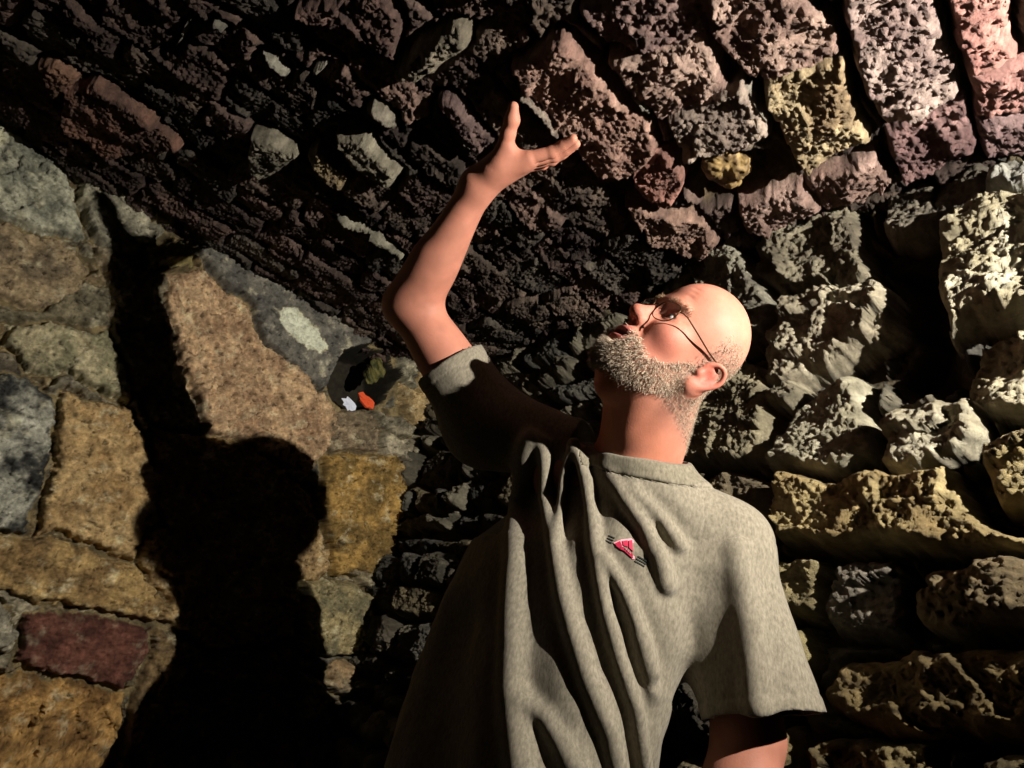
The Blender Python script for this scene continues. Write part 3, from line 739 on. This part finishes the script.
# ---- t-shirt
def hit(prims, px, py, post=None, s0=.5, s1=1.5):
    r = ray(px, py); s = s0
    for _ in range(200):
        d = float(evaluate(prims, (CAM + r * s).astype(np.float32)[None], post)[0])
        if d < .0004 or s > s1: break
        s += d * .6
    return CAM + r * s
_cd = nrm(np.array([CAM[0] - NECK[0], CAM[1] - NECK[1], 0]))
CN = nrm(TZ * .87 + _cd * .42 + RIGHT * np.array([1, 1, 0]) * .03)                # the neck opening's axis
SLE = at(762, 717, .92)                                   # centre of the hanging sleeve's hem
RSE = SR + (EL - SR) * .50                                # centre of the raised sleeve's hem
class CutCap(Cap):
    """a sleeve: a round cone cut square at a plane"""
    def __init__(s, a, b, ra, rb, o, n, k): Cap.__init__(s, a, b, ra, rb, 'u', k); s.o = np.asarray(o, np.float32); s.n = np.asarray(nrm(n), np.float32)
    def __call__(s, p): return np.maximum(Cap.__call__(s, p), (p - s.o) @ s.n)
def shirt_prims():
    rows = [(.78, -.040, .028, .207, .124), (.95, -.040, .028, .207, .119), (1.1, -.030, .026, .206, .113), (1.22, -.010, .024, .205, .112), (1.32, .01, .018, .200, .110), (1.40, .03, .005, .15, .093), (1.45, .05, -.01, .10, .075)]
    P = [Slab(T0, TA, TB, rows, 'u', .04, 2.05)]
    P += [Cap(NECK - TZ * .045, SR, .060, .068, 'u', .06), Cap(NECK - TZ * .045, SL - TZ * .004, .056, .064, 'u', .05)]
    P += [CutCap(SR, RSE + (EL - SR) * .2, .068, .064, RSE, EL - SR, .04)]
    d = SLE - SL
    P += [CutCap(SL, SLE + d * .3, .063, .078, SLE, d, .03)]
    P += [Cap(NECK - CN * .07, NECK + CN * .06, .075, .056, 'u', .03)]
    P += [Clip(NECK, CN, .10), Clip(tw(0, 0, .86), -TZ, .6)]
    return P
SHIRT = shirt_prims()
_cl = [(q.o, q.n, q.rad) for q in SHIRT if q.op == 'c']; _sl = [(q.o, q.n, .12) for q in SHIRT if isinstance(q, CutCap)]
CLIPS = [_cl[0]] + _sl + [_cl[1]]
RIDGES = [  # crest lines of the folds as seen on the front of the shirt: points, height, half width
    ([(530, 440), (517, 500), (514, 560), (511, 640), (510, 690), (520, 770)], .036, .017),
    ([(543, 443), (544, 496), (553, 544), (562, 592), (572, 630), (588, 678), (612, 735), (622, 775)], .028, .011),
    ([(572, 443), (563, 475), (560, 505), (556, 535)], .024, .008),
    ([(574, 443), (585, 481), (592, 525), (598, 568), (606, 611), (620, 659), (638, 711), (648, 775)], .026, .009),
    ([(605, 558), (626, 596), (640, 632), (654, 672)], .018, .009),
    ([(592, 448), (620, 491), (644, 525), (660, 556), (668, 585)], .020, .010),
    ([(606, 447), (634, 490), (662, 520), (680, 545)], .010, .010),
    ([(512, 690), (545, 720), (580, 775)], .012, .012),
    ([(738, 552), (746, 600), (752, 650), (755, 675), (757, 706)], .017, .017),
    ([(458, 630), (442, 700), (436, 775)], -.030, .050),
    ([(640, 640), (652, 690), (660, 775)], .010, .012),
]
_RG = []
for pts, amp, wid in RIDGES:
    L = [hit(SHIRT, *q) for q in pts]
    _RG.append((np.array(L), amp, wid))
_SEAM = [SL + (SLE - SL) * .04, nrm(SLE - SL)]
def shirt_post(p, d):
    o = np.zeros(p.shape[:-1], np.float32); c = p.reshape(-1, 3).mean(0)
    for L, amp, wid in _RG:
        if (np.abs(L - c).max(1).min() > .16): continue
        x = polyline_dist(p, L)
        o += amp * np.exp(-(x / wid) ** 2) - amp * .30 * np.exp(-(x / (wid * 2.6)) ** 2)
    q = p - T0.astype(np.float32); a = q @ TA.astype(np.float32); b = q @ TB.astype(np.float32); z = p[..., 2]
    o += .0035 * noise2(a * 14 + b * 9, z * 5 + b * 6, 41) + .0016 * noise2(a * 34 + b * 20, z * 22 - b * 15, 42)
    # collar rib and its seam, hems
    h = (p - NECK.astype(np.float32)) @ CN.astype(np.float32); w = np.linalg.norm(p - NECK.astype(np.float32) - h[..., None] * CN.astype(np.float32), axis=-1)
    near = sstep(.125, .105, w)
    o += near * (.0030 * sstep(-.024, -.021, h) - .0024 * np.exp(-((h + .0235) / .0016) ** 2))
    for (O, n, r) in CLIPS[1:3]:
        h = (p - O) @ n; w = np.linalg.norm(p - O - h[..., None] * n, axis=-1)
        o += sstep(.13, .11, w) * (-.0014 * np.exp(-((h + .020) / .0016) ** 2) + .0008 * sstep(-.02, -.018, h))
    h = (p - _SEAM[0].astype(np.float32)) @ _SEAM[1].astype(np.float32); w = np.linalg.norm(p - _SEAM[0].astype(np.float32) - h[..., None] * _SEAM[1].astype(np.float32), axis=-1)
    o -= sstep(.10, .085, w) * .0016 * np.exp(-(h / .0018) ** 2)
    return o
print('sculpting shirt')
SV, SF = sculpt(SHIRT, [-.40, .55, .80], [.62, 1.22, 1.72], .003, shirt_post, pad=.03)
SV = smooth_mesh(SV, SF, 1, .4)
def cut_caps(V, F, eps=.0024):
    N = np.cross(V[F[:, 2]] - V[F[:, 0]], V[F[:, 3]] - V[F[:, 1]]); N /= np.linalg.norm(N, axis=1)[:, None] + 1e-12
    C = V[F].mean(1); kill = np.zeros(len(F), bool)
    for o, n, r in CLIPS:
        e = C - o; d = e @ n; w = np.linalg.norm(e - d[:, None] * n, axis=1)
        kill |= (np.abs(d) < (.005 if r < .11 else .012)) & (w < (.0715 if r < .11 else r)) & (N @ n > .72)
    F = F[~kill]
    used = np.unique(F); m = np.full(len(V), -1); m[used] = np.arange(len(used)); V, F = V[used].copy(), m[F]
    E = np.concatenate([np.sort(F[:, [i, (i + 1) % 4]], 1) for i in range(4)]); u, c = np.unique(E, axis=0, return_counts=True); B = u[c == 1]
    bv = np.unique(B)
    for _ in range(14):                                    # even out the hems
        acc = np.zeros_like(V); cnt = np.zeros(len(V))
        for a, b in ((0, 1), (1, 0)):
            np.add.at(acc, B[:, a], V[B[:, b]]); np.add.at(cnt, B[:, a], 1)
        V[bv] = V[bv] * .4 + .6 * acc[bv] / cnt[bv][:, None]
    return V, F
SV, SF = cut_caps(SV, SF)
def cloth_material(name, rgb, rgb2):
    m, nt, b = nodes(name); N = nt.nodes.new; L = nt.links.new
    tc = N('ShaderNodeTexCoord')
    n = N('ShaderNodeTexNoise'); n.inputs['Scale'].default_value = 260; n.inputs['Detail'].default_value = 5; n.inputs['Roughness'].default_value = .7
    mp = N('ShaderNodeMapping'); mp.inputs['Scale'].default_value = (1, 1, .45)
    L(tc.outputs['Object'], mp.inputs['Vector']); L(mp.outputs[0], n.inputs['Vector'])
    r = N('ShaderNodeValToRGB'); r.color_ramp.elements[0].position = .34; r.color_ramp.elements[1].position = .66
    r.color_ramp.elements[0].color = (*lin(rgb2), 1); r.color_ramp.elements[1].color = (*lin(rgb), 1)
    L(n.outputs[0], r.inputs[0]); L(r.outputs[0], b.inputs['Base Color'])
    bp = N('ShaderNodeBump'); bp.inputs['Strength'].default_value = .3; bp.inputs['Distance'].default_value = .001
    L(n.outputs[0], bp.inputs['Height']); L(bp.outputs[0], b.inputs['Normal'])
    b.inputs['Roughness'].default_value = .95; b.inputs['Specular IOR Level'].default_value = .1
    b.inputs['Sheen Weight'].default_value = .1
    return m
SHIRT_M = cloth_material('grey_jersey', (136, 127, 110), (102, 95, 81))
_fc = SV[SF].mean(1) - NECK; _ht = _fc @ CN; _wd = np.linalg.norm(_fc - _ht[:, None] * CN, axis=1)
_band = (_ht > -.0225) & (_ht < .004) & (_wd < .105)
def sub(F):
    used = np.unique(F); m = np.full(len(SV), -1); m[used] = np.arange(len(used)); return SV[used], m[F]
def thick(o):
    k = o.modifiers.new('thickness', 'SOLIDIFY'); k.thickness = .0022; k.offset = -1
t_shirt = mesh_obj('t_shirt', *sub(SF[~_band]), SHIRT_M, person); thick(t_shirt)
t_shirt['label'] = 'grey t-shirt with deep vertical folds and a small red chest emblem'
collar = mesh_obj('collar', *sub(SF[_band]), cloth_material('ribbed_collar', (126, 118, 100), (92, 86, 72)), t_shirt); thick(collar)
collar['label'] = 'ribbed round collar, darker than the shirt'

# embroidered emblem on the wearer's left chest: three slanted red bars over a lettered band, three dark lines to either side
def patch(name, polys, mat, lift=.0006, thick=.0012, parent=None):
    """thin embroidery lying on the shirt's surface: polys in shirt-front picture points"""
    bm = bmesh.new()
    for P in polys:
        f = [hit(SHIRT, x, y, shirt_post) for x, y in P]
        n = Vector(nrm(CAM - np.mean(f, 0)))
        vs = [bm.verts.new(Vector(p) + n * lift) for p in f]
        bm.faces.new(vs)
    r = bmesh.ops.extrude_face_region(bm, geom=bm.faces[:])
    for v in [g for g in r['geom'] if isinstance(g, bmesh.types.BMVert)]: v.co -= (Vector(CAM) - v.co).normalized() * (lift + thick)
    bmesh.ops.recalc_face_normals(bm, faces=bm.faces[:])
    me = bpy.data.meshes.new(name); bm.to_mesh(me); bm.free()
    o = bpy.data.objects.new(name, me); COL.objects.link(o); me.materials.append(mat); o.parent = parent
    return o
def ez(x, y): return (590 + x * 80 / 1024, 520 + y * 80 / 1024)
RED, PINK, DARK = plain('red_thread', (176, 26, 62), .7), plain('pink_thread', (226, 150, 160), .8), plain('dark_thread', (30, 34, 26), .8)
pink = [[(300, 290), (395, 250), (530, 235), (560, 260), (572, 500), (545, 500), (430, 395), (345, 350)]]
red = [[(318, 300), (385, 268), (400, 300), (420, 350), (400, 378), (345, 340)], [(412, 268), (482, 258), (488, 345), (430, 325)], [(498, 262), (540, 256), (552, 400), (502, 355)],
       [(395, 350), (430, 345), (545, 430), (552, 485), (530, 478), (440, 395), (400, 378)]]
lett = [[(452 + k * 26, 362 + k * 25), (464 + k * 26, 366 + k * 25), (470 + k * 26, 382 + k * 25), (458 + k * 26, 380 + k * 25)] for k in range(3)] + [[(405, 330), (420, 332), (425, 345), (408, 344)]]
dark = []
for k in range(3):
    x, y = 240 - k * 18, 192 + k * 32; dark.append([(x, y), (x + 80, y + 32), (x + 78, y + 44), (x - 3, y + 12)])
    x, y = 620 - k * 20, 458 + k * 30; dark.append([(x, y), (x + 122, y + 68), (x + 118, y + 84), (x - 4, y + 15)])
em = patch('emblem', [[ez(*q) for q in P] for P in pink], PINK, .0005, parent=t_shirt)
em['label'] = 'small embroidered emblem of slanted red bars with dark stripes to either side'
def join_into(o, others):
    bm = bmesh.new(); bm.from_mesh(o.data)
    for k, q in enumerate(others):
        o.data.materials.append(q.data.materials[0]); n = len(bm.faces); bm.from_mesh(q.data); bm.faces.ensure_lookup_table()
        for f in bm.faces[n:]: f.material_index = k + 1
        bpy.data.objects.remove(q)
    bm.to_mesh(o.data); bm.free()
join_into(em, [patch('emblem_bars', [[ez(*q) for q in P] for P in red], RED, .0010), patch('emblem_letters', [[ez(*q) for q in P] for P in lett], PINK, .0015),
               patch('emblem_stripes', [[ez(*q) for q in P] for P in dark], DARK, .0006)])

# ---- trousers and shoes (below the picture, they carry the figure)
TR = cloth_material('dark_denim', (48, 52, 62), (34, 37, 46))
def legs():
    rows = [(.76, -.03, .02, .150, .098), (.90, -.03, .025, .165, .098), (1.0, -.03, .025, .155, .092)]
    P = [Slab(T0, TA, TB, rows, 'u', .05)]
    for s in (-1, 1):
        hp, kn, an = tw(s * .085 - .03, .02, .84), tw(s * .10 - .02, .025, .47), tw(s * .11 - .01, .0, .05)
        P += [Cap(hp, kn, .090, .068, 'u', .03), Cap(kn, an, .068, .060, 'u', .03)]
    P.append(Clip(tw(0, 0, .045), -TZ, .8)); return P
LV, LF = sculpt(legs(), [-.15, .70, -.02], [.52, 1.28, 1.1], .009, pad=.03)
mesh_obj('trousers', smooth_mesh(LV, LF, 2), LF, TR, person)
SHOE = plain('shoe_leather', (38, 32, 28), .5)
for s in (-1, 1):
    x = s * .11 - .01
    V, F = sculpt([Cap(tw(x, -.05, .04), tw(x + s * .01, .15, .035), .040, .042, 'u', .03), Cap(tw(x, -.03, .05), tw(x, -.02, .10), .045, .042, 'u', .03), Clip(tw(x, 0, .004), -TZ, .5)],
                  tw(x, .05, .05) - np.array([.22, .22, .07]), tw(x, .05, .05) + np.array([.22, .22, .12]), .006)
    mesh_obj('shoe', smooth_mesh(V, F, 1), F, SHOE, person)

# ---- beard, scalp stubble, eyebrows
rng = np.random.default_rng(4)
def strands(name, pts, dirs, lens, rad, cols, parent, mat, bend=.3):
    n = len(pts); dirs = dirs / np.linalg.norm(dirs, axis=1)[:, None]
    t = np.cross(dirs, rng.normal(size=(n, 3))); t /= np.linalg.norm(t, axis=1)[:, None]; b = np.cross(dirs, t)
    mid = pts + dirs * lens[:, None] * .55; tip = pts + dirs * lens[:, None] + t * (lens * bend * rng.uniform(-1, 1, n))[:, None]
    V = np.zeros((n, 7, 3))
    for i in range(3):
        a = i * 2.0944; o = (t * math.cos(a) + b * math.sin(a))
        V[:, i] = pts - dirs * .001 + o * rad; V[:, 3 + i] = mid + o * rad * .75
    V[:, 6] = tip
    T = []
    for i in range(3):
        j = (i + 1) % 3; T += [(i, j, 3 + j), (i, 3 + j, 3 + i), (3 + i, 3 + j, 6)]
    F = (np.arange(n)[:, None, None] * 7 + np.array(T)[None]).reshape(-1, 3)
    return mesh_obj(name, V.reshape(-1, 3), F, mat, parent, cols=np.repeat(cols, 7, 0))
hm, nt, bb = nodes('grey_hair'); a_ = nt.nodes.new('ShaderNodeAttribute'); a_.attribute_name = 'Col'
nt.links.new(a_.outputs['Color'], bb.inputs['Base Color']); bb.inputs['Roughness'].default_value = .6; bb.inputs['Specular IOR Level'].default_value = .3
q = head_local(BV); near = np.linalg.norm(q, axis=1) < .19
def pick(w, n):
    w = np.where(near, w, 0); i = rng.choice(len(BV), n, p=w / w.sum()); return i, BV[i] + rng.normal(size=(n, 3)) * .0006
i, pts = pick(beard_mask(q), 7500); ql = q[i]
d = BN[i] * .75 - HU * .55 + HF * (.25 * sstep(.04, .1, ql[:, 0]))[:, None] + rng.normal(size=(len(i), 3)) * .28
ln = np.interp(ql[:, 0], [0, .03, .06, .09, .11], [.004, .006, .008, .011, .011]) * rng.uniform(.6, 1.25, len(i)); ln = np.where(ql[:, 2] > -.05, ln * .7, ln)
g = rng.uniform(0, 1, len(i))[:, None]; cc = lin((226, 207, 182)) * g + lin((156, 128, 102)) * (1 - g)
strands('beard', pts, d, ln, .00030, cc, person, hm)['label'] = 'short grizzled beard'
i, pts = pick(scalp_mask(q) ** 2, 9000)
d = BN[i] * .6 - HF * .35 - HU * .3 + rng.normal(size=(len(i), 3)) * .25
g = rng.uniform(0, 1, len(i))[:, None]; cc = lin((196, 178, 152)) * g + lin((110, 90, 72)) * (1 - g)
strands('hair', pts, d, rng.uniform(.002, .0045, len(i)), .00024, cc, person, hm)['label'] = 'close-cropped grey hair round the sides of the head'
for s in (-1, 1):
    w = np.exp(-((q[:, 2] - .047 - .05 * (np.abs(q[:, 1]) - .03) * -1 * (np.abs(q[:, 1]) > .035)) / .0045) ** 2) * (s * q[:, 1] > .012) * (s * q[:, 1] < .052) * (q[:, 0] > .05)
    i, pts = pick(w, 170); d = BN[i] * .45 + HL * s * .6 + HU * .15 + rng.normal(size=(len(i), 3)) * .2
    g = rng.uniform(0, 1, len(i))[:, None]; cc = lin((190, 160, 128)) * g + lin((130, 98, 74)) * (1 - g)
    strands('eyebrow', pts, d, rng.uniform(.004, .008, len(i)), .00026, cc, person, hm)

# ---- eyes
em_, nt, bb = nodes('eye'); a_ = nt.nodes.new('ShaderNodeAttribute'); a_.attribute_name = 'Col'
nt.links.new(a_.outputs['Color'], bb.inputs['Base Color']); bb.inputs['Roughness'].default_value = .08
gaze = nrm(HF + HU * .35 - HL * .15)
for s in (-1, 1):
    n1, n2 = 40, 28; th = np.linspace(0, math.pi, n2); ph = np.arange(n1) / n1 * 2 * math.pi
    X = nrm(np.cross(gaze, HU)); Y = np.cross(gaze, X)
    D = np.cos(th)[:, None, None] * gaze + np.sin(th)[:, None, None] * (np.cos(ph)[None, :, None] * X + np.sin(ph)[None, :, None] * Y)
    rr = .0125 * HS * (1 + .05 * sstep(.5, .2, th))[:, None, None]
    V = (hw(.0805, s * .032, .022) + D * rr).reshape(-1, 3)
    c = np.where((th < .22)[:, None], lin((8, 8, 8)), np.where((th < .5)[:, None], lin((92, 104, 104)), lin((214, 200, 190)))); c = np.repeat(c, n1, 0)
    idx = np.arange(n1 * n2).reshape(n2, n1); r1 = np.roll(idx, -1, 1)
    F = np.stack([idx[:-1], r1[:-1], r1[1:], idx[1:]], -1).reshape(-1, 4)[:, ::-1]
    mesh_obj('eye', V, F, em_, person, cols=c)

# ---- eyeglasses
def tube_mesh(paths, r, n=8):
    VV, FF, o = [], [], 0
    for P, closed in paths:
        P = np.array(P, float); m = len(P)
        T = (np.roll(P, -1, 0) - np.roll(P, 1, 0)) if closed else np.gradient(P, axis=0)
        T /= np.linalg.norm(T, axis=1)[:, None]; up = nrm(np.cross(T[0], [.3, .5, .8])); ring = []
        for k in range(m):
            up = nrm(up - T[k] * (up @ T[k])); b = np.cross(T[k], up)
            for i in range(n): a = i / n * 2 * math.pi; ring.append(P[k] + (up * math.cos(a) + b * math.sin(a)) * r)
        VV.append(np.array(ring)); idx = np.arange(m * n).reshape(m, n) + o
        nx = np.roll(idx, -1, 0) if closed else idx[1:]; cu = idx if closed else idx[:-1]
        FF.append(np.stack([cu, np.roll(cu, -1, 1), np.roll(nx, -1, 1), nx], -1).reshape(-1, 4)); o += m * n
    return np.concatenate(VV), np.concatenate(FF)
WIRE = plain('bronze_wire', (92, 70, 48), .3, .9)
gm, nt, bb = nodes('spectacle_glass'); N = nt.nodes.new
tr = N('ShaderNodeBsdfTransparent'); gl = N('ShaderNodeBsdfGlossy'); gl.inputs['Roughness'].default_value = .02
fr = N('ShaderNodeFresnel'); fr.inputs[0].default_value = 1.45; mx = N('ShaderNodeMixShader')
ar = N('ShaderNodeMath'); ar.operation = 'MULTIPLY'; ar.inputs[1].default_value = .2     # anti-reflection coating
nt.links.new(fr.outputs[0], ar.inputs[0]); nt.links.new(ar.outputs[0], mx.inputs[0]); nt.links.new(tr.outputs[0], mx.inputs[1]); nt.links.new(gl.outputs[0], mx.inputs[2])
nt.links.new(mx.outputs[0], nt.nodes['Material Output'].inputs[0])
def lens_pt(s, a, f=1.0):
    ca, sa = math.cos(a), math.sin(a); e = 2.6
    u = .0280 * math.copysign(abs(ca) ** (2 / e), ca) * f; v = .0185 * math.copysign(abs(sa) ** (2 / e), sa) * f
    if v < 0: v *= 1.1
    y = .0365 + u
    return hw(.1085 - .12 * max(0, (y - .012)) - (v * .12 * -1), s * y, .0190 + v)
rimpaths = [([lens_pt(s, k / 40 * 2 * math.pi) for k in range(40)], True) for s in (-1, 1)]
rimpaths.append(([hw(.1085, y, .024 + .004 * (1 - (y / .0095) ** 2)) for y in np.linspace(-.0095, .0095, 9)], False))
rimpaths += [([lens_pt(s, .25), hw(.100, s * .0700, .0265), hw(.092, s * .0755, .0275)], False) for s in (-1, 1)]
V, F = tube_mesh(rimpaths, .00085)
glasses = mesh_obj('eyeglasses', V, F, WIRE, person); glasses['label'] = 'thin wire-framed spectacles'
for s in (-1, 1):
    rim = [lens_pt(s, k / 40 * 2 * math.pi) for k in range(40)]; cV = []; cF = []
    for lay in (0, .0012):
        cV += [p + HF * lay for p in rim] + [np.mean(rim, 0) + HF * (.0015 + lay)]
    for k in range(40):
        j = (k + 1) % 40; cF += [(k, j, 40), (81, 41 + j, 41 + k), (k, 41 + k, j), (j, 41 + k, 41 + j)]
    mesh_obj('lens', np.array(cV), np.array(cF), gm, glasses)
    tp = [hw(.092, s * .0755, .0275), hw(.06, s * .0790, .028), hw(.02, s * .0790, .030), hw(-.004, s * .0790, .033), hw(-.018, s * .0800, .028), hw(-.026, s * .0790, .008), hw(-.028, s * .0785, -.006)]
    V, F = tube_mesh([(tp, False)], .0011); mesh_obj('temple', V, F, WIRE, glasses)

# ------------------------------------------------------------------ the rest of the cellar behind the camera
def rough_plane(name, O, U, V, N, lu, lv, seed, mat, c1, c2, amp=.03, st=.03):
    u, v = np.meshgrid(np.arange(-.1, lu + .1, st, dtype=np.float32), np.arange(-.1, lv + .1, st, dtype=np.float32))
    d, ox, oy, h = worley(u * 4, v * 6, seed)
    z = amp * (.6 - d) + amp * .6 * fbm(u * 9, v * 9, 4, seed + 3)
    c = lin(c1) * (1 - h[..., None]) + lin(c2) * h[..., None]
    co = np.asarray(O) + u[..., None] * U + v[..., None] * V + z[..., None] * N
    n, m = u.shape; i = np.arange(n * m).reshape(n, m); f = np.stack([i[:-1, :-1], i[:-1, 1:], i[1:, 1:], i[1:, :-1]], -1).reshape(-1, 4)
    if np.cross(U, V) @ N < 0: f = f[:, ::-1]
    o = mesh_obj(name, co.reshape(-1, 3), f, mat, cols=c.reshape(-1, 3)); o['kind'] = 'structure'; return o
E1, E2 = C0 + DL * 3.2, C0 + DR * 3.2
rough_plane('wall_back', E1, DR, KZ, -DL, 3.3, 2.2, 11, ROCK_R, (62, 55, 43), (48, 43, 34))
rough_plane('wall_near', E2, DL, KZ, -DR, 3.3, 2.2, 12, ROCK_R, (62, 55, 43), (48, 43, 34))
rough_plane('floor', C0 - DL * .1 - NL * .1, DL, NL, KZ, 3.6, 3.6, 13, ROCK_L, (56, 48, 36), (42, 36, 29), .004)

# ------------------------------------------------------------------ small things lodged in the two holes
def lump(name, c, r, seed, cols, mat, label, cat, n_ell=7, h=.0025, spread=.55, lumps=.4):
    rd = np.random.default_rng(seed); c = np.asarray(c, float); r = np.asarray(r, float)
    P = [Ell(c, r * .7, None, 'u', .006)]
    for k in range(n_ell):
        d = nrm(rd.normal(size=3)); P.append(Ell(c + d * r * spread, r * rd.uniform(lumps * .7, lumps * 1.3, 3), None, 'u', .004))
    V, F = sculpt(P, c - r * 1.5, c + r * 1.5, h)
    V = smooth_mesh(V, F, 1); N = vnormals(V, F)
    f = fbm(V[:, 0] * 60 + V[:, 2] * 35, V[:, 1] * 60 - V[:, 2] * 40, 4, seed); V = V + N * (f * r.min() * .25)[:, None]
    t = sstep(-.25, .25, fbm(V[:, 0] * 50 + 9 + V[:, 2] * 45, V[:, 1] * 50 + V[:, 2] * 20, 3, seed + 5))[:, None]
    o = mesh_obj(name, V, F, mat, cols=lin(cols[0]) * (1 - t) + lin(cols[1]) * t); o['label'] = label; o['category'] = cat; return o
MOSS = rock_material('mossy_stone', 160, .6, .9, .5); FOAM = rock_material('yellow_stone', 90, .4, .6, .35)
def inwall(S, px, py, depth):
    u, v = S.uv(px, py); return S.O + S.U * u + S.V * v - S.N * depth
lump('stone', inwall(LW, 380, 370, .035), (.036, .032, .062), 3, ((70, 72, 40), (112, 104, 56)), MOSS, 'knobbly moss-green stone lodged in the hole at the end of the left wall', 'stone')
lump('stone', inwall(CE, 727, 168, .008), (.062, .058, .030), 8, ((84, 66, 42), (140, 116, 74)), FOAM, 'lumpy yellowish stone sitting in the open pocket of the brick vault', 'stone', 9)
def scrap(name, pts, S, col, label, seed, th=.003, lift=.012, amp=.004):
    rd = random.Random(seed); pts = [(x + rd.uniform(-.4, .4), y + rd.uniform(-.4, .4)) for a, b in zip(pts, pts[1:] + pts[:1]) for x, y in (a, ((a[0] + b[0]) / 2 + rd.uniform(-1.2, 1.2), (a[1] + b[1]) / 2 + rd.uniform(-1.2, 1.2)))]
    P = [S.uv(*p) for p in pts]; bm = bmesh.new(); top = []
    c = np.mean(P, 0); rings = []
    for f in (1.0, .55):
        rings.append([bm.verts.new(Vector(S.O + S.U * (c[0] + (a - c[0]) * f) + S.V * (c[1] + (b - c[1]) * f) + S.N * (lift + rd.uniform(-amp, amp)))) for a, b in P])
    m = bm.verts.new(Vector(S.O + S.U * c[0] + S.V * c[1] + S.N * (lift + amp)))
    n = len(P)
    for i in range(n):
        j = (i + 1) % n; bm.faces.new((rings[0][i], rings[0][j], rings[1][j], rings[1][i])); bm.faces.new((rings[1][i], rings[1][j], m))
    bmesh.ops.recalc_face_normals(bm, faces=bm.faces[:])
    me = bpy.data.meshes.new(name); bm.to_mesh(me); bm.free(); o = bpy.data.objects.new(name, me); COL.objects.link(o)
    me.materials.append(plain(name, col, .85)); k = o.modifiers.new('thickness', 'SOLIDIFY'); k.thickness = th; k.offset = 0
    o['label'] = label; o['category'] = name.split('_')[0]; return o
scrap('paper_scrap', [(340, 399), (345, 397), (350, 401), (355, 407), (353, 413), (346, 411), (341, 405)], LW, (222, 224, 236), 'crumpled white scrap of paper tucked under the hole in the left wall', 2, .0015)
scrap('brick_chip', [(356, 394), (361, 393), (367, 398), (372, 404), (370, 410), (364, 408), (358, 401)], LW, (224, 84, 38), 'bright orange chip of brick lying below the mossy stone', 3, .008)
